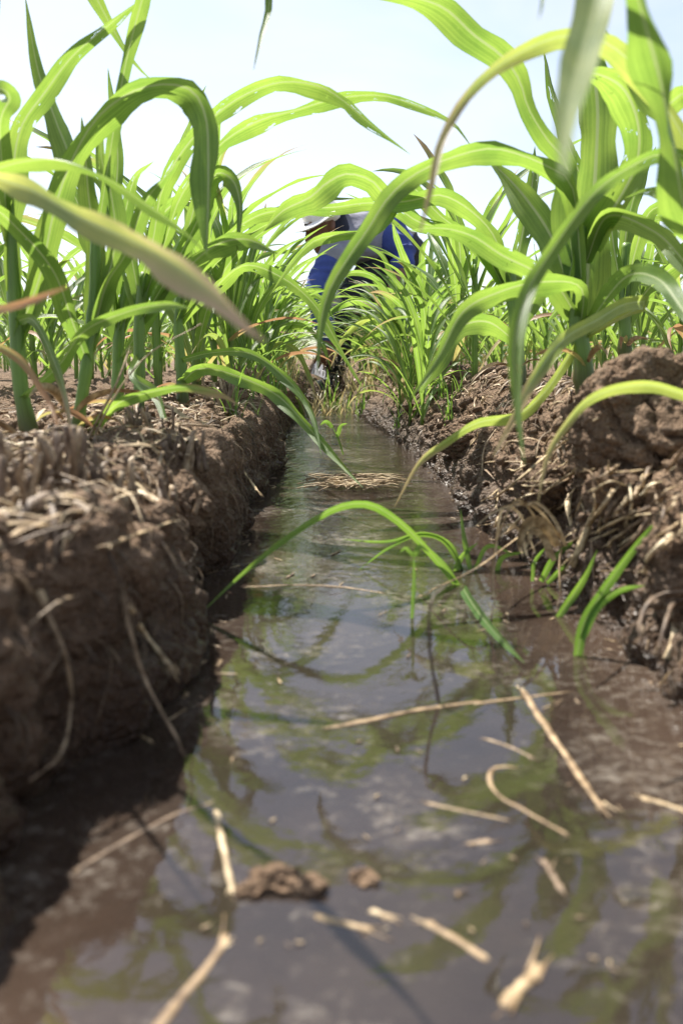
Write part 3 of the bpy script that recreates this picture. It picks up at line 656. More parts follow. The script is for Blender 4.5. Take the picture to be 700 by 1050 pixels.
def place(i, x, y, sc, rz, label, group, detailed):
    z = gz(x, y); ppx = 350 + F * (x / y - math.tan(YAW))
    if y < 4.3 and 312 < ppx < 440: sc = min(sc, .60 + .14 * random.random() + max(0, ppx - 420) * .008)
    if not detailed:
        o = link('maize_plant', JOINED[i][0], None); o.location = (x, y, z - .005); o.rotation_euler.z = rz; o.scale = (sc,) * 3
        return tag(o, label, 'maize', group)
    if i not in proto_roots:
        r = empty('maize_plant', (x, y, z - .005), rz)
        for nm, me, mk in PM[i]: link(nm, me, None, r)
        proto_roots[i] = r
    else:
        src = proto_roots[i]; r = src.copy(); COL.objects.link(r)
        for ch in src.children:
            c = ch.copy(); c.parent = r; COL.objects.link(c)
        r.location = (x, y, z - .005); r.rotation_euler.z = rz
    r.scale = (sc,) * 3; return tag(r, label, 'maize', group)
rows = [(-.31, 1.72, 6.5, .20, 1.04, 4.0, 'maize plant in the row along the brow of the left bank', 'left bank row of maize'),
        (.37, 1.95, 6.5, .20, 1.04, 4.0, 'maize plant in the row along the top of the right bank', 'right bank row of maize'),
        (-1.0, 1.75, 7.5, .21, 1.0, 2.9, 'maize plant in the second row behind the left bank row', 'second left row of maize'),
        (1.06, 1.85, 7.5, .21, 1.0, 2.9, 'maize plant in the second row behind the right bank row', 'second right row of maize'),
        (-1.7, 2.9, 8.5, .23, 1.0, 0, 'maize plant in the third row out on the left of the furrow', 'third left row of maize'),
        (1.76, 2.9, 8.5, .23, 1.0, 0, 'maize plant in the third row out on the right of the furrow', 'third right row of maize')]
rows += [(-.175, 1.9, 5.4, .15, .78, 4.0, 'small maize plant on the very lip of the left bank', 'small maize on the left lip'), (0.275, 2.0, 5.4, .15, .72, 4.0, 'small maize plant on the slope of the right bank', 'small maize on the right slope')]
cn = 0
for x0, y0, y1, dy, sc, ydet, lab, grp in rows:
    y = y0
    while y < y1:
        cn += 1
        xx = x0 + random.uniform(-.035, .035)
        place(9 + cn % 4 if 'lip' in lab or 'slope' in lab else cn * 5 % 9 if cn % 3 else random.randrange(9), xx, y, sc * random.uniform(.82, 1.12), random.uniform(0, 6.28), lab, grp, y < ydet)
        y += dy * random.uniform(.8, 1.25)
# the rest of the field, one mass
fv, ff, fu, fm, nb = [], [], [], [], 0
allk = sorted({k for _, _, ks, _ in JOINED for k in ks})
def add_far(x, y, sc):
    global nb
    me, j, keys, mi = JOINED[random.randrange(9)]; a = random.uniform(0, 6.28)
    V = np.concatenate(j.v) * sc; c, s_ = math.cos(a), math.sin(a)
    V = np.stack([V[:, 0] * c - V[:, 1] * s_ + x, V[:, 0] * s_ + V[:, 1] * c + y, V[:, 2] + .10], 1)
    fv.append(V); ff.append(np.concatenate(j.f) + nb); fu.append(np.concatenate(j.uv)); fm.append(np.array([allk.index(k) for k in keys])[mi]); nb += len(V)
for rx in [-.31, .37]:
    y = 6.5
    while y < 11: add_far(rx + random.uniform(-.05, .05), y, random.uniform(.85, 1.1)); y += .26
for sx in (-1, 1):
    for rr in range(1, 9):
        rx = (-.31 if sx < 0 else .37) + sx * .7 * rr
        y = {1: 7.5, 2: 8.5}.get(rr, max(3.2, abs(rx) * 1.9 ))
        while y < 12.5:
            add_far(rx + random.uniform(-.05, .05), y, random.uniform(.85, 1.1)); y += .30 * random.uniform(.8, 1.3)
j = MB(); j.v, j.f, j.uv, j.n = fv, ff, fu, nb
me = j.mesh('distant_maize'); [me.materials.append(M[k]) for k in allk]
me.polygons.foreach_set('material_index', np.concatenate(fm).astype(np.int32))
tag(link('distant_maize', me, None), kind='stuff')

# ------------------------------------------------------------------ straw, stubble, grass
def straw_tube(mb, pts, r0, r1=None, m=6, n=14, seed=0, rough=.10):
    p = spline(pts, n); tube(mb, p, np.linspace(r0, r1 or r0, n), m, rough, seed)
litter = MB(); litter2 = MB(); cnt = 0
while cnt < 4300:
    y = .40 + 3.0 * random.random() ** 1.6
    x = random.choice((random.uniform(-.6, -.135), random.uniform(-.30, -.13), random.uniform(.245, .40), random.uniform(.25, .7)))
    z = gz(x, y)
    if z < .02: continue
    a = random.uniform(0, 6.28); Ln = random.uniform(.012, .075) * (1.3 if random.random() < .1 else 1)
    dx, dy = math.cos(a) * Ln / 2, math.sin(a) * Ln / 2
    pA, pB = Vector((x - dx, y - dy, gz(x - dx, y - dy) + .003)), Vector((x + dx, y + dy, gz(x + dx, y + dy) + .003))
    if abs(pA.z - pB.z) > Ln * .9: continue
    pM = (pA + pB) / 2; pM.z = max(pM.z, z) + random.uniform(.001, .01); pM.x += random.uniform(-.15, .15) * Ln; pM.y += random.uniform(-.15, .15) * Ln
    r = random.uniform(.0004, .0017) * (1 if y < 1.6 else 1.5)
    p = spline([pA, pM, pB], 7); cnt += 1
    if cnt % 2: tube(litter if cnt % 4 == 1 else litter2, p, np.linspace(r, r * .6, 7), 5)
    else:
        T_ = tangents(p); sd_ = unit(np.cross(T_, np.array([random.gauss(0, .4), random.gauss(0, .4), 1.])))
        ribbon(litter if cnt % 4 else litter2, p, sd_, np.interp(np.linspace(0, 1, 7), [0, .5, 1], [.6, 1, .3]) * r * 4.2, .25, .1, 5, cnt)
tag(link('straw_litter', litter.mesh('straw_litter'), M['straw_dull']), kind='stuff')
tag(link('pale_straw_litter', litter2.mesh('pale_straw_litter'), M['straw']), kind='stuff')
# rootlets hanging from the cut faces of the banks
roots = MB()
for i in range(430):
    y = .38 + 2.4 * random.random() ** 1.1
    zt = random.uniform(.05, .125)
    if random.random() < .7: h = GB.ray_cast(Vector((.06, y, zt)), Vector((-1, 0, 0))); sg = 1
    else: h = GB.ray_cast(Vector((.06, y, zt)), Vector((1, 0, 0))); sg = -1
    if h[0] is None: continue
    q = h[0]; L_ = random.uniform(.012, .06)
    pts = [q + Vector((-sg * .004, 0, .004)), q + Vector((sg * random.uniform(.004, .012), random.uniform(-.01, .01), -L_ * .3)),
           q + Vector((sg * random.uniform(.002, .012), random.uniform(-.02, .02), -L_))]
    tube(roots, spline(pts, 8), np.linspace(random.uniform(.0005, .0013), .0003, 8), 4)
tag(link('hanging_rootlets', roots.mesh('hanging_rootlets'), M['root']), kind='stuff')

def straw(label, pts, rpx, mat='straw', r1=None, group='loose dry straws', name='dry_straw', split=False):
    mb = MB(); p3 = [q if isinstance(q, Vector) else P(*q) for q in pts]
    dist = np.mean([(q - CAM).length for q in p3]); r = rpx / F * dist * .78; base = p3[0]
    p = spline(p3, 22); sd_ = sum(map(ord, label)); rs = np.random.default_rng(sd_); s_ = np.linspace(0, 1, 22)
    p = p + np.outer(np.sin(s_ * rs.uniform(3, 6) + rs.uniform(0, 6)), rs.normal(size=3) * r * min(.6, 10 * (p3[-1] - p3[0]).length) * .5); p[:, 2] = np.where(np.abs(p[:, 2]) < .006, np.clip(p[:, 2], -.0004, .003), p[:, 2])
    rad = r * (1 - .35 * s_) * (1 + .12 * np.sin(s_ * 17 + sd_)) * np.interp(s_, [0, .04, .93, 1], [.55, 1, 1, .35])
    tube(mb, p, rad, 9, .14, sd_)
    zc = np.repeat(np.r_[p[:1, 2], p[:, 2], p[-1:, 2]], 9); mb.v[-1][:, 2] = zc + (mb.v[-1][:, 2] - zc) * .5
    Tn = tangents(p)
    for e_, sg in ((0, -1), (-1, 1)):
        for q_ in range(3):
            st_ = p[e_] - sg * Tn[e_] * r * 3 + rs.normal(size=3) * r * np.array([.5, .5, .15]); dr = sg * Tn[e_] * r * rs.uniform(3, 7) + rs.normal(size=3) * r * np.array([1., 1., .2])
            tube(mb, spline([st_, st_ + dr * .6, st_ + dr + rs.normal(size=3) * r * .3], 5), np.linspace(r * .38, r * .1, 5), 5)
    o = link(name, mb.mesh(name, offset=base), M[mat]); o.location = base; return tag(o, label, 'straw', group)
def PF(px, py, o=.006, dmax=9):
    h = ghit(px, py); v = (h - CAM); L_ = min(v.length, dmax); return CAM + v.normalized() * (L_ - o)
def Wz(*pts, z=.0): return [W(x, y, z) for x, y in pts]
straw('longest pale straw floating across the middle of the furrow', Wz((336, 746), (370, 741), (420, 731), (455, 725), (492, 719)), 4.5)
straw('thin straw tip continuing the longest floating straw towards the right bank', Wz((488, 722), (530, 716), (578, 710)), 2.6)
straw('thick tan straw floating with its upper end beside the thin straw tip', Wz((536, 710), (556, 740), (578, 772), (600, 806), (619, 836)), 5.5)
straw('curled straw shred floating left of the thick tan straw', Wz((522, 786), (506, 788), (502, 802), (514, 818), (534, 829), (556, 842), (582, 856)), 3)
straw('upright-looking bent straw floating left of the brown mud lump', Wz((222, 830), (226, 858), (232, 888), (241, 921)), 4.5)
straw('long dull straw floating against the shaded left bank', Wz((78, 893), (112, 872), (150, 850), (182, 834), (216, 824)), 3, 'straw_dull')
straw('thick frayed straw at the bottom left of the water', Wz((160, 1056), (180, 1028), (204, 1000), (222, 978), (234, 958)), 7)
straw('short pale straw floating below the brown mud lump', Wz((324, 940), (352, 947), (383, 955)), 5)
straw('slanting brown-tipped straw floating at the bottom centre', Wz((436, 944), (466, 964), (502, 986)), 5.5)
straw('stubby whitish straw stem at the bottom right', Wz((519, 1034), (534, 1012), (551, 988)), 9)
straw('stub of straw just right of the short pale straw', Wz((380, 933), (405, 944)), 4.5)
straw('thin straw lying on the water in front of the bright green blade', Wz((256, 602), (300, 600), (350, 602), (392, 608)), 2)
straw('dull straw sunk under the surface left of the curled shred', Wz((438, 824), (480, 832), (522, 842)), 3, 'straw_dull')
straw('short dark straw floating beside the upper part of the thick tan straw', Wz((498, 758), (522, 766), (548, 778)), 2.6, 'straw_dull')
straw('straw scrap floating near the right edge of the water', Wz((658, 818), (680, 824), (706, 834)), 4)
straw('tiny straw flake below the curled shred', Wz((556, 882), (566, 896), (577, 916)), 4.5, 'straw_dull')
straw('tiny brown flake floating below the sunken dull straw', Wz((480, 866), (503, 862)), 4, 'straw_dull')
straw('thin dry stem leaning from the straw tuft over the water', [P(545, 540, .88), P(518, 560, .82), P(484, 585, .76), W(430, 611, 0)], 1.6)
straw('thick cream stalk leaning on the right bank below the largest clod', [PF(588, 582, .010), PF(606, 532, .020), PF(627, 483, .012)], 5.2, 'straw_pale')
straw('curved weathered straw hanging down the dark left bank', [PF(18, 588), PF(44, 622, .012), PF(66, 668, .016), PF(74, 722, .014), PF(58, 780, .012), PF(30, 800)], 3.4, 'straw_dull')
straw('bent straw hanging from the left rim towards the water', [PF(124, 600, .004), PF(134, 650, .012), PF(150, 700, .02, .56), PF(188, 768, .02, .53)], 3.2, 'straw_dull')
straw('thick short straw sticking out of the left bank beside the bent straw', [PF(132, 622, .004), PF(150, 652, .014), PF(178, 690, .02, .56)], 5, 'straw')
straw('broad pale straw lying on top of the left bank', [ghit(70, 512) + Vector((0, 0, .004)), P(100, 503, .86), ghit(120, 496) + Vector((0, 0, .006))], 5)
straw('straw lying slantwise on the left bank near its rim', [PF(108, 560), PF(140, 548, .01), PF(178, 534)], 4.5)
straw('dry grass stem rising from the left bank in front of the third maize stalk', [P(70, 498, .90), P(96, 440, .90), P(120, 392, .90), P(132, 360, .92)], 2.2)
straw('forked dry stem rising from the left bank towards the right', [P(82, 492, .90), P(110, 420, .90), P(150, 365, .92), P(205, 333, .95)], 1.6)
straw('dry straw dangling from the left rim above the water', [P(228, 452, 1.35), P(246, 478, 1.30), P(266, 506, 1.26)], 2.6)
straw('curved root hanging over the water from the right bank', [PF(712, 606, .003), PF(680, 608, .014), PF(662, 622, .02, .64), PF(653, 650, .02, .63)], 4, 'straw_dull')
straw('second curved root hanging at the right edge', [PF(720, 612, .003), PF(695, 615, .012), PF(682, 640, .018, .62), PF(674, 668, .018, .61)], 3.4, 'straw_dull')
straw('long thin straw lying along the right bank above the cream stalk', [PF(505, 512), PF(532, 490, .016), PF(560, 466, .018), PF(612, 430, .012)], 2.4, 'straw_pale')
straw('second thin straw crossing the right bank slope', [PF(520, 545), PF(565, 500, .018), PF(590, 480, .012)], 2.6, 'straw_pale')
for i in range(34):
    x0, y0 = random.uniform(625, 705), random.uniform(470, 550); l = random.uniform(18, 60); a = R(random.gauss(128, 22)); x1, y1 = x0 + l * math.cos(a), y0 + l * math.sin(a) * .8
    bx, by = random.gauss(0, 3), random.gauss(0, 3)
    straw('dry straw lying in the heap on the right bank below the largest clod', [PF(x0, y0, .007), PF((x0 + x1) / 2 + bx, (y0 + y1) / 2 + by, random.uniform(.012, .022)), PF(x1, y1, .008)], random.uniform(1.3, 3.6), random.choice(['straw_pale', 'straw', 'straw_dull']), group='straws heaped below the largest clod')
for i in range(26):
    x0, y0 = random.uniform(505, 610), random.uniform(465, 550); l = random.uniform(16, 55); a = R(random.gauss(140, 30)); x1, y1 = x0 + l * math.cos(a), y0 + l * math.sin(a) * .7
    straw('thin dry straw strewn over the slope under the pale drooping leaf', [PF(x0, y0, .006), PF((x0 + x1) / 2, (y0 + y1) / 2 + random.gauss(0, 2), .014), PF(x1, y1, .006)], random.uniform(.9, 2.0), random.choice(['straw_pale', 'straw', 'straw_dull']), group='straws strewn over the right slope')
for i in range(60):
    a = random.uniform(0, 6.28)
    x0, y0 = random.uniform(215, 640), 520 + 480 * random.random(); l = random.uniform(3, 11)
    straw('tiny scrap of straw chaff floating on the muddy water', Wz((x0, y0), (x0 + l * math.cos(a), y0 + l * .5 * math.sin(a)), z=.001), random.uniform(.7, 1.8), random.choice(['straw', 'straw_dull']), group='chaff scraps floating on the water')

for i in range(70):
    y0 = .42 + 1.5 * random.random(); sd_ = random.choice((-1, 1)); h = GB.ray_cast(Vector((.06, y0, -.002)), Vector((sd_, 0, 0)))
    if h[0] is None: continue
    q = Vector((h[0].x - sd_ * (.002 + .022 * random.random() ** 2), y0, .0005)); a = random.uniform(0, 6.28); l = random.uniform(.003, .014)
    straw('chaff scrap caught at the waterline along the foot of a bank', [q, q + Vector((math.cos(a) * l, math.sin(a) * l, .0005))], random.uniform(.8, 1.6) / q.y * .8, random.choice(['straw', 'straw_dull']), group='chaff caught at the waterline')
# straw mat in the middle of the furrow
mat = MB()
for i in range(170):
    c = W(min(404, max(320, random.gauss(362, 24))), min(500, max(488, random.gauss(494, 4))), .004 + random.uniform(0, .014)); a = random.gauss(0, .5); l = random.uniform(.02, .075)
    dv = Vector((math.cos(a) * l, math.sin(a) * l, random.uniform(-.004, .004)))
    tube(mat, spline([c - dv / 2, c + Vector((0, 0, .004)), c + dv / 2], 6), .0010, 5)
tag(link('straw_mat', mat.mesh('straw_mat'), M['straw']), 'flat mat of tangled straw drifting across the middle of the furrow', 'straw mat')
# brown lump floating
def lump(pxs, label):
    for i, (px, py, r) in enumerate(pxs):
        pass
def mud_lump(px, py, r, seed, label, mat='mud'):
    v = BV * np.array([1.25, 1, .55]); n = .7 + .4 * fbm(BV * 1.5 + seed, 3, seed) + .25 * lumps(BV * 2.5 + seed, seed)
    o = link('mud_lump', tri_mesh('mud_lump', v * n[:, None] * r * .82, BF), M['soil_lump']); o.location = W(px, py, 0) + Vector((0, 0, r * .12)); tag(o, label, 'mud lump', 'mud lumps in the water')
mud_lump(280, 905, .0125, 4, 'dark brown mud lump breaking the water surface at the bottom left of centre')
mud_lump(318, 910, .0085, 9, 'smaller mud lump touching the right side of the dark brown lump')
mud_lump(258, 915, .006, 14, 'smallest mud lump, between the bent straw and the dark brown lump')
mud_lump(372, 900, .007, 19, 'low tan mud lump to the right of the other lumps')

def stubble(px, py, dist, h, n, spread, seed, label):
    r = random.Random(seed); b = P(px, py, dist); b = Vector((b.x, b.y, gz(b.x, b.y) - .01)); mb = MB()
    for i in range(n):
        q = Vector((r.gauss(0, spread), r.gauss(0, spread), 0)); hh = h * r.uniform(.45, 1.1); ln = Vector((r.gauss(0, .18), r.gauss(0, .18), 1)).normalized()
        mid = q + ln * hh * .5 + Vector((r.gauss(0, .002), r.gauss(0, .002), 0))
        rad = r.uniform(.0014, .0030); tube(mb, spline([q, mid, q + ln * hh], 8), np.linspace(rad * 1.2, rad * .8, 8), 6, .12, seed + i)
    o = link('stubble_clump', mb.mesh('stubble_clump'), M['straw_dull']); o.location = b; tag(o, label, 'stubble', 'rice stubble clumps on the left bank')
stubble(62, 560, .60, .055, 26, .012, 1, 'blurred nearest stubble clump on top of the left bank')
stubble(14, 600, .52, .045, 18, .012, 2, 'stubble clump at the left edge above the dark bank face')
stubble(145, 470, .95, .045, 24, .012, 3, 'grey stubble clump at the foot of the third maize stalk')
stubble(228, 428, 1.45, .075, 40, .018, 4, 'tall grey stubble clump on the left rim beside the furrow')
stubble(190, 500, .86, .040, 20, .011, 5, 'stubble clump on the corner of the left rim')
stubble(110, 500, .85, .025, 16, .014, 6, 'low flattened stubble clump behind the nearest one')
stubble(250, 405, 1.9, .07, 26, .02, 7, 'farther stubble clump on the left rim behind the tall grey one')

stubble(30, 548, .56, .045, 22, .010, 8, 'ragged stubble clump at the brink of the left bank, left of the blurred one')
stubble(112, 552, .62, .040, 20, .010, 9, 'short stubble clump at the brink above the bent hanging straw')
stubble(168, 512, .72, .035, 18, .010, 10, 'small stubble clump on the brink near the broad pale straw')
# grass blades
def grass(label, blades, base, name='grass_seedling', cat='grass', group='green grass in the furrow', mats='grass'):
    root = empty(name, base); tag(root, label, cat, group)
    for bl in blades:
        pts, w = bl[0], bl[1]; SEED[0] += 1; b = MB(); sight_leaf(b, pts, w, bl[2] if len(bl) > 2 else 35, BLADE, .14, .03, 26, SEED[0])
        link('blade', b.mesh('blade', offset=base), M[bl[3] if len(bl) > 3 else mats], root)
    return root
def wd(px, py, z=0.): return (W(px, py, z) - CAM).dot(fwd)
d0 = wd(467, 600)
grass('long green grass blade arching left over the water from the right side', [
    (DD(d0, wd(203, 632), (467, 598), (440, 566), (408, 534), (378, 517), (350, 519), (318, 535), (280, 562), (240, 596), (203, 632)), 9, 35),
    (DD(d0, d0, (470, 600), (452, 575), (436, 560), (424, 548)), 6, 35)], W(467, 600))
d0 = wd(474, 584)
grass('pair of thin pale grass blades lying low over the water behind the long blade', [
    (DD(d0, d0, (474, 584), (462, 558), (435, 547), (398, 555), (350, 553)), 4.5, 40), (DD(d0, d0, (474, 584), (452, 552), (430, 548), (398, 562), (368, 584)), 5, 40)], W(474, 584))
d0 = wd(480, 585)
grass('bright tuft of grass standing in the water beside the dry leaf bunch', [
    (DD(d0, d0, (482, 584), (476, 552), (472, 522)), 6, 30), (DD(d0, d0, (462, 600), (472, 572), (490, 556)), 7, 30), (DD(d0, d0, (486, 584), (500, 560), (530, 570)), 5, 30), (DD(d0, d0, (508, 590), (514, 572), (538, 566)), 6, 30)], W(480, 585))
grass('greyish grass blade floating flat on the water', [([(475, 604, wd(475, 604, .004)), (486, 622, wd(486, 622, .004)), (504, 645, wd(504, 645, .004)), (538, 680, wd(538, 680, .004))], 9, 60)], W(475, 604))
d0 = wd(572, 632)
grass('single bright blade rising out of the water by the right bank', [(DD(d0, d0, (571, 634), (590, 606), (602, 586), (612, 564)), 9, 25)], W(572, 632))
d0 = wd(592, 672)
grass('two bladed grass seedling standing in the shallow water at the right', [
    (DD(d0, d0, (591, 674), (598, 640), (618, 606), (645, 568), (678, 528)), 13, 25), (DD(d0, d0, (596, 655), (612, 622), (632, 606), (662, 600)), 10, 35)], W(592, 672))
d0 = wd(555, 600)
grass('small grass tuft at the water line below the cream stalk', [(DD(d0, d0, (554, 596), (566, 574), (592, 552)), 8, 30), (DD(d0, d0, (560, 598), (580, 578), (596, 560)), 6, 30), (DD(d0, d0, (545, 596), (548, 575), (560, 560)), 5, 30)], W(555, 600))
d0 = wd(422, 634)
grass('tiny upright weed seedling in the middle of the water', [
    (DD(d0, d0, (422, 634), (424, 600), (424, 566)), 5, 20), (DD(d0, d0, (424, 570), (430, 560), (440, 566)), 6, 30), (DD(d0, d0, (424, 570), (416, 562), (410, 566)), 5, 30)], W(422, 634))
d0 = wd(350, 470)
grass('dark stemmed weed sprouting from the far water in front of the straw mat', [
    (DD(d0, d0, (352, 466), (346, 448), (340, 436)), 2.2, 20), (DD(d0, d0, (345, 448), (350, 436), (356, 434)), 5, 30), (DD(d0, d0, (341, 438), (334, 432), (328, 436)), 5, 30)], W(350, 470))
# dry bunch by the right bank
b0 = W(535, 568, .02)
root = grass('bunch of withered tan maize leaves trailing into the water', [
    (DD(0.825, 0.785, (548, 566), (530, 524), (516, 520), (508, 560), (505, 605), (512, 640)), 3.5, 30), (DD(0.825, 0.785, (562, 572), (548, 530), (530, 512), (512, 545), (500, 600)), 3, 35),
    (DD(0.825, 0.785, (572, 560), (556, 536), (540, 536), (532, 556), (536, 572)), 13, 40), (DD(0.825, 0.785, (575, 552), (545, 518), (512, 522), (480, 545)), 4, 35), (DD(0.825, 0.785, (568, 575), (556, 550), (545, 545), (538, 565)), 9, 25),
    (DD(0.825, 0.785, (540, 570), (533, 545), (520, 538), (512, 556)), 4, 30), (DD(0.825, 0.785, (580, 560), (566, 530), (548, 515), (536, 520)), 5, 35)], b0,
    name='dry_leaf_bunch', cat='dry leaves', group='withered leaves on the right bank', mats='straw_pale')
straw('dark thin twig standing in the water below the long grass blade', [P(450, 722, wd(450, 722)), P(441, 670, wd(450, 722)), P(442, 618, wd(450, 722)), P(458, 600, wd(450, 722) + .02)], 2.2, 'twig', name='twig')

# little grasses along both banks
def tuft_mesh(seed, dry):
    r = random.Random(seed); mb = MB()
    for i in range(r.randint(6, 11)):
        a = r.uniform(0, 6.28); L_ = r.uniform(.05, .15); n = 9; s = np.linspace(0, 1, n); th = R(r.uniform(5, 25)) + R(r.uniform(20, 110)) * s ** 1.6
        rr = np.r_[0, np.cumsum(np.sin(th))[:-1]] * L_ / (n - 1); hh = np.r_[0, np.cumsum(np.cos(th))[:-1]] * L_ / (n - 1)
        ox, oy = r.gauss(0, .008), r.gauss(0, .008)
        p = np.stack([ox + rr * math.cos(a), oy + rr * math.sin(a), hh - .004], 1); sd = np.tile([-math.sin(a), math.cos(a), 0.], (n, 1))
        ribbon(mb, p, sd, r.uniform(.0022, .0042) * np.interp(s, *BLADE), .12, .02, 3, seed + i)
    return mb.mesh('grass_tuft')
TG = [tuft_mesh(300 + i, 0) for i in range(5)]; TD = [tuft_mesh(330 + i, 1) for i in range(5)]
for m_ in TG: m_.materials.append(M['grass'])
for m_ in TD: m_.materials.append(M['grass_dry'])
def tuft(x, y, dry, sc, label, group):
    o = link('grass_tuft', random.choice(TD if dry else TG), None); o.location = (x, y, gz(x, y)); o.rotation_euler.z = random.uniform(0, 6.28); o.scale = (sc,) * 3
    tag(o, label, 'grass', group)
for i in range(34): tuft(random.uniform(.23, .33), random.uniform(1.7, 4.3), False, random.uniform(.6, 1.25), 'green grass tuft growing on the slope of the right bank', 'green grass tufts on the right bank')
for i in range(20): tuft(random.uniform(.25, .36), random.uniform(1.8, 4.0), True, random.uniform(1.2, 2.2), 'yellowed grass tuft growing on the slope of the right bank', 'yellow grass tufts on the right bank')
for i in range(26): tuft(random.uniform(-.19, -.09), random.uniform(1.3, 4.2), False, random.uniform(.5, 1.1), 'green grass tuft growing on the rim of the left bank', 'green grass tufts on the left bank')
for i in range(14): tuft(random.uniform(-.06, .2), random.uniform(2.9, 4.0), i % 3 == 0, random.uniform(.5, 1.), 'grass tuft growing in the far end of the furrow', 'grass tufts in the far furrow')


for i in range(40): tuft(random.uniform(-.14, .26), random.uniform(3.1, 4.4), i % 4 != 0, random.uniform(.8, 1.9), 'dry grass tuft on the mud in front of the stooping person', 'dry grass tufts on the mud below the person')
# ------------------------------------------------------------------ person
def remeshed(name, pieces, voxel, smooth=4):
    mb = MB()
    for kind, *a in pieces:
        if kind == 'tube':
            pts, rads = a; n = 6 * len(pts); p = spline(pts, n); r = np.interp(np.linspace(0, 1, n), np.linspace(0, 1, len(rads)), rads); tube(mb, p, r, 16)
            kinds = [(pts[0], rads[0]), (pts[-1], rads[-1])]
        else: kinds = [a]
        for c, r in kinds:
            rx = np.array(r) if hasattr(r, '__len__') else np.array([r] * 3)
            th, ph = np.linspace(0, np.pi, 13)[:, None], np.linspace(0, 2 * np.pi, 20, endpoint=False)[None]
            V = np.stack([np.sin(th) * np.cos(ph), np.sin(th) * np.sin(ph), np.cos(th) + 0 * ph], -1) * rx + np.array(c)
            mb.grid(V, np.zeros(V.shape[:2] + (2,)), closed=True)
    me = mb.mesh('tmp'); o = bpy.data.objects.new('tmp', me); COL.objects.link(o)
    rm = o.modifiers.new('r', 'REMESH'); rm.mode = 'VOXEL'; rm.voxel_size = voxel; rm.use_smooth_shade = True
    if smooth: sm = o.modifiers.new('s', 'SMOOTH'); sm.iterations = smooth; sm.factor = .5
    dg = bpy.context.evaluated_depsgraph_get(); res = bpy.data.meshes.new_from_object(o.evaluated_get(dg)); res.name = name
    if smooth >= 4:
        co = np.zeros(len(res.vertices) * 3, np.float32); res.vertices.foreach_get('co', co); no = np.zeros_like(co); res.vertices.foreach_get('normal', no)
        co = co.reshape(-1, 3).astype(float); no = no.reshape(-1, 3); wr_ = co * np.array([9, 9, 16.]) + fbm(co * 5, 2, 3)[:, None] * .9
        co = co + no * ((1 - np.abs(vnoise(wr_, 8))) ** 2 * .016 - .008)[:, None]; res.vertices.foreach_set('co', co.astype(np.float32).ravel()); res.update()
    bpy.data.objects.remove(o); res.materials.clear(); res.polygons.foreach_set('use_smooth', np.ones(len(res.polygons), bool)); return res
DP = 4.3
def Q(px, py, dd=0.): return P(px, py, DP + dd)
foot = W(362, 402, 0)
person = tag(empty('person', (Q(365, 400).x, Q(365, 400).y, 0)), 'person stooping in the furrow in white hat, blue sleeves and dark trousers', 'person')
off = Vector(person.location)
def pl(name, me, mat, parent=None):
    o = link(name, me, M[mat], person if parent is None else parent); 
    me.transform(Matrix.Translation(-off)); return o
hd = Q(331, 233, -.10); nk = Q(352, 243, .02); sh1 = Q(342, 262, -.12); sh2 = Q(388, 238, .10); hip1 = Q(396, 266, .22); hip2 = Q(413, 260, .38)
el1 = Q(326, 300, -.16); wr1 = Q(337, 346, -.20); el2 = Q(414, 262, .02); wr2 = Q(402, 296, -.10)
kn1 = Q(352, 322, .02); an1 = Q(343, 384, .10); kn2 = Q(386, 325, .20); an2 = Q(386, 380, .30)
fdir = Vector((-.80, -.35, -.48)).normalized()           # the way the face looks: left and down
sidev = fdir.cross(Vector((0, 0, 1))).normalized(); topv = sidev.cross(fdir).normalized()
def hp(a, b, c): return hd + fdir * a + topv * b + sidev * c
def hand(w, d_, spread):
    d_ = d_.normalized(); s_ = d_.cross(Vector((.2, -1, .1))).normalized(); nn = d_.cross(s_)
    ps = [('tube', [w, w + d_ * .05, w + d_ * .09], [.026, .036, .036])]
    for i, (o_, l_) in enumerate(((-.030, .070), (-.010, .080), (.010, .075), (.030, .058))):
        b_ = w + d_ * .085 + s_ * o_; ps.append(('tube', [b_, b_ + d_ * l_ * .5 + s_ * o_ * .25 + nn * .004, b_ + d_ * l_ * .9 + s_ * o_ * .3 + nn * .022], [.0095, .009, .007]))
    ps.append(('tube', [w + d_ * .03 - s_ * .025, w + d_ * .06 - s_ * .052, w + d_ * .085 - s_ * .060 + nn * .01], [.013, .011, .009])); return ps
body = [('ball', hp(-.010, .02, 0), (.082, .085, .105)), ('ball', hp(.03, -.03, 0), (.062, .066, .085)), ('tube', [hp(.045, -.07, 0), hp(.07, -.085, 0)], [.038, .026]),
        ('tube', [hp(.085, .02, 0), hp(.105, -.018, 0)], [.011, .017]), ('tube', [hp(.085, -.055, -.022), hp(.092, -.055, 0), hp(.085, -.055, .022)], [.010, .012, .010]),
        ('ball', hp(-.01, -.005, .082), (.018, .014, .030)), ('ball', hp(-.01, -.005, -.082), (.018, .014, .030)), ('ball', hp(.075, .035, .032), .020), ('ball', hp(.075, .035, -.032), .020),
        ('tube', [hp(-.03, -.05, 0), nk, (nk + sh2) / 2], [.058, .06, .07]), ('tube', [nk, (hip1 + hip2) / 2], [.10, .12]), ('tube', [sh1, nk, sh2], [.055, .06, .055]),
        ('tube', [sh1, el1, wr1], [.046, .038, .026]), ('tube', [sh2, el2, wr2], [.046, .040, .027]),
        ('tube', [(hip1 + hip2) / 2, kn1, an1], [.085, .056, .038]), ('tube', [(hip1 + hip2) / 2, kn2, an2], [.085, .056, .038]),
        ('tube', [an2 + Vector((0, 0, -.02)), an2 + Vector((-.06, -.06, -.05)), an2 + Vector((-.12, -.12, -.065))], [.036, .036, .026])]
body += hand(wr1, Q(330, 378, -.2) - wr1, 1) + hand(wr2, Q(396, 312, -.12) - wr2, 1)
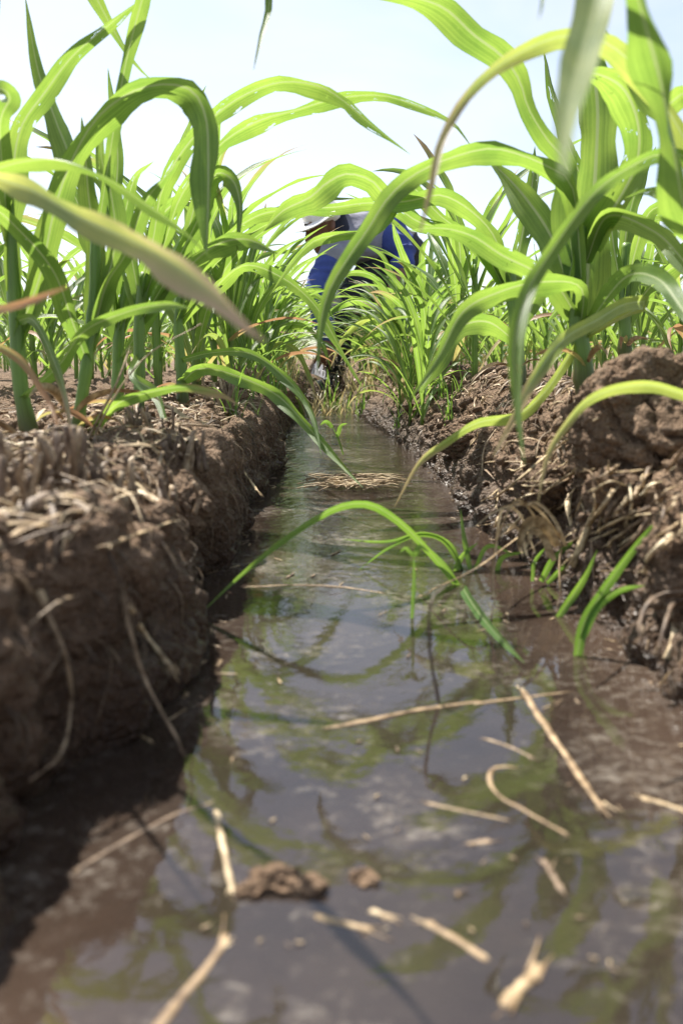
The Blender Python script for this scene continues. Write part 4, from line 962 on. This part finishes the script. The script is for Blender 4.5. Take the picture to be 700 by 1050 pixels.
pl('body', remeshed('body', body, .006, 3), 'skin')
mid = (hip1 + hip2) / 2; bk = (nk + mid) / 2 + Vector((0, 0, .05))
sh = pl('shirt', remeshed('shirt', [('tube', [nk + (mid - nk) * .08, bk], [.135, .160]), ('tube', [sh1, nk + Vector((.03, .03, 0)), sh2], [.085, .11, .085])], .011, 5), 'grey')
pl('shirt_back', remeshed('shirt_back', [('tube', [bk - (mid - nk) * .12, bk, mid], [.14, .168, .160])], .011, 5), 'blue', sh)
for a, b_, c_, r_ in ((sh1, el1, wr1, (.074, .060, .044)), (sh2, el2, el2 + (wr2 - el2) * .35, (.080, .070, .056))):
    pl('sleeve', remeshed('sleeve', [('tube', [a, b_, c_], list(r_))], .010, 4), 'blue', sh)
pl('neck_scarf', remeshed('neck_scarf', [('tube', [hp(-.055, -.02, 0) , nk + Vector((-.01, 0, -.02)), nk + (mid - nk) * .15], [.082, .092, .10])], .010, 4), 'navy')
pl('trousers', remeshed('trousers', [('tube', [mid + (nk - mid) * .22, mid], [.155, .17]), ('tube', [hip1, kn1, kn1 + (an1 - kn1) * .75], [.115, .085, .070]), ('tube', [hip2, kn2, kn2 + (an2 - kn2) * .85], [.115, .088, .072])], .011, 5), 'trousers')
pl('boot', remeshed('boot', [('tube', [kn1 + (an1 - kn1) * .55, an1, an1 + Vector((0, 0, -.06))], [.062, .052, .05]), ('tube', [an1 + Vector((.02, .03, -.055)), an1 + Vector((-.09, -.14, -.075))], [.045, .042])], .009, 4), 'rubber')
hat = pl('hat', remeshed('hat', [('ball', hp(-.03, .075, 0), (.098, .10, .085)), ('ball', hp(-.02, .055, 0), (.10, .105, .07))], .008, 6), 'white')
# brim: a thin tilted disc round the crown
bm = MB(); th = np.linspace(0, 2 * np.pi, 40, endpoint=False); rows_ = []
for rr, dz in ((.085, .058), (.12, .055), (.155, .046), (.158, .043), (.155, .040), (.12, .049), (.085, .050), (.085, .058)):
    rows_.append([tuple(hp(-.02 + rr * math.cos(t) * 1.05, dz + .012 * math.sin(2 * t), rr * math.sin(t))) for t in th])
V = np.array(rows_); bm.grid(V, np.zeros(V.shape[:2] + (2,)), closed=True); pl('hat_brim', bm.mesh('hat_brim'), 'white', hat)
for c in (.032, -.032):
    e = remeshed('eye', [('ball', hp(.090, .030, c), .0105)], .004, 0); pl('eye', e, 'eye')
    pl('eyebrow', remeshed('eyebrow', [('tube', [hp(.092, .052, c - .018), hp(.097, .056, c), hp(.092, .052, c + .018)], [.004, .0055, .004])], .003, 1), 'hair')
pl('hair', remeshed('hair', [('ball', hp(-.045, .01, 0), (.072, .078, .082))], .008, 2), 'hair')

# mud thrown up where the hand works, and the mud dam
v = BV * np.array([1.5, 1, .75]); n = .72 + .3 * fbm(BV * 1.2 + 9, 3, 5) + .22 * lumps(BV * 2.4, 6) + .1 * lumps(BV * 6, 8)
o = link('mud_heap', tri_mesh('mud_heap', v * n[:, None] * .12, BF), M['mud']); o.location = (-.03, 4.55, .04)
tag(o, 'heap of wet mud and straw dammed under the stooping person', 'mud heap')
o = link('mud_heap', tri_mesh('mud_heap', v[:, [1, 0, 2]] * n[:, None] * .105, BF), M['mud']); o.location = (-.09, 4.12, .03); tag(o, 'smaller mud heap at the left bank just in front of the hand of the person', 'mud heap')
sp_v, sp_f, nb2 = [], [], 0; I1, F1 = ico(1)
for i in range(260):
    a = random.uniform(0, 6.28); t = random.random(); rr = .03 + .20 * t * random.random() ** .5; z = .01 + .62 * (t * (1.3 - t)) * random.random() ** .8 + random.random() * .03
    c = np.array([.02 + rr * math.cos(a) * 1.25, 3.9 + rr * math.sin(a), z]); r = .0016 + .004 * random.random() ** 3
    sp_v.append(I1 * np.array([r, r, r * random.uniform(1, 4.5)]) + c); sp_f.append(F1 + nb2); nb2 += len(I1)
def splash_material():
    m, nt, N, L, out = nodes('splashing_muddy_water'); p = N('ShaderNodeBsdfPrincipled'); p.inputs['Base Color'].default_value = (.30, .24, .18, 1); p.inputs['Roughness'].default_value = .12
    t = N('ShaderNodeBsdfTransparent'); mx = N('ShaderNodeMixShader'); mx.inputs[0].default_value = .5; L(t.outputs[0], mx.inputs[1]); L(p.outputs[0], mx.inputs[2]); L(mx.outputs[0], out.inputs[0]); return m
tag(link('water_splash', tri_mesh('water_splash', np.concatenate(sp_v), np.concatenate(sp_f)), splash_material()), kind='stuff')

# ------------------------------------------------------------------ light
SUN_EL, SUN_AZ = R(58), R(-32)
sd = Vector((math.sin(SUN_AZ) * math.cos(SUN_EL), math.cos(SUN_AZ) * math.cos(SUN_EL), math.sin(SUN_EL)))
ld = bpy.data.lights.new('sun', 'SUN'); ld.energy = 4.8; ld.angle = R(.53); ld.color = (1, .95, .86)
lo = bpy.data.objects.new('sun', ld); COL.objects.link(lo); lo.rotation_euler = (-sd).to_track_quat('-Z', 'Y').to_euler()
w = bpy.data.worlds.new('World'); S.world = w; w.use_nodes = True; nt = w.node_tree; nt.nodes.clear()
wo = nt.nodes.new('ShaderNodeOutputWorld'); bg = nt.nodes.new('ShaderNodeBackground'); sk = nt.nodes.new('ShaderNodeTexSky')
sk.sky_type = 'NISHITA'; sk.sun_disc = False; sk.sun_elevation = SUN_EL; sk.sun_rotation = SUN_AZ; sk.air_density = 1.0; sk.dust_density = 1.0; sk.ozone_density = 1.0
bg.inputs['Strength'].default_value = .097
hs = nt.nodes.new('ShaderNodeHueSaturation'); hs.inputs['Saturation'].default_value = .72; nt.links.new(sk.outputs[0], hs.inputs['Color']); tcw = nt.nodes.new('ShaderNodeTexCoord'); nw_ = nt.nodes.new('ShaderNodeTexNoise'); nw_.inputs['Scale'].default_value = 2.6; nw_.inputs['Detail'].default_value = 6; nw_.inputs['Distortion'].default_value = .5
mpw = nt.nodes.new('ShaderNodeMapping'); mpw.inputs['Scale'].default_value = (1, 1, 2.5); nt.links.new(tcw.outputs['Generated'], mpw.inputs[0]); nt.links.new(mpw.outputs[0], nw_.inputs['Vector'])
rw = nt.nodes.new('ShaderNodeValToRGB'); rw.color_ramp.elements[0].position = .42; rw.color_ramp.elements[0].color = (0, 0, 0, 1); rw.color_ramp.elements[1].position = .75; rw.color_ramp.elements[1].color = (.7, .7, .7, 1); nt.links.new(nw_.outputs[0], rw.inputs[0])
mw = nt.nodes.new('ShaderNodeMix'); mw.data_type = 'RGBA'; nt.links.new(rw.outputs[0], mw.inputs[0]); nt.links.new(hs.outputs[0], mw.inputs[6]); mw.inputs[7].default_value = (5.2, 5.3, 5.5, 1)      # thin high cloud
nt.links.new(mw.outputs[2], bg.inputs[0]); nt.links.new(bg.outputs[0], wo.inputs[0])
vs = S.view_settings; vs.view_transform = 'Standard'; vs.look = 'None'; vs.gamma = 1; vs.exposure = 1.10
S.render.film_transparent = False
S.cycles.max_bounces = 8; S.cycles.transparent_max_bounces = 16; S.cycles.use_denoising = True
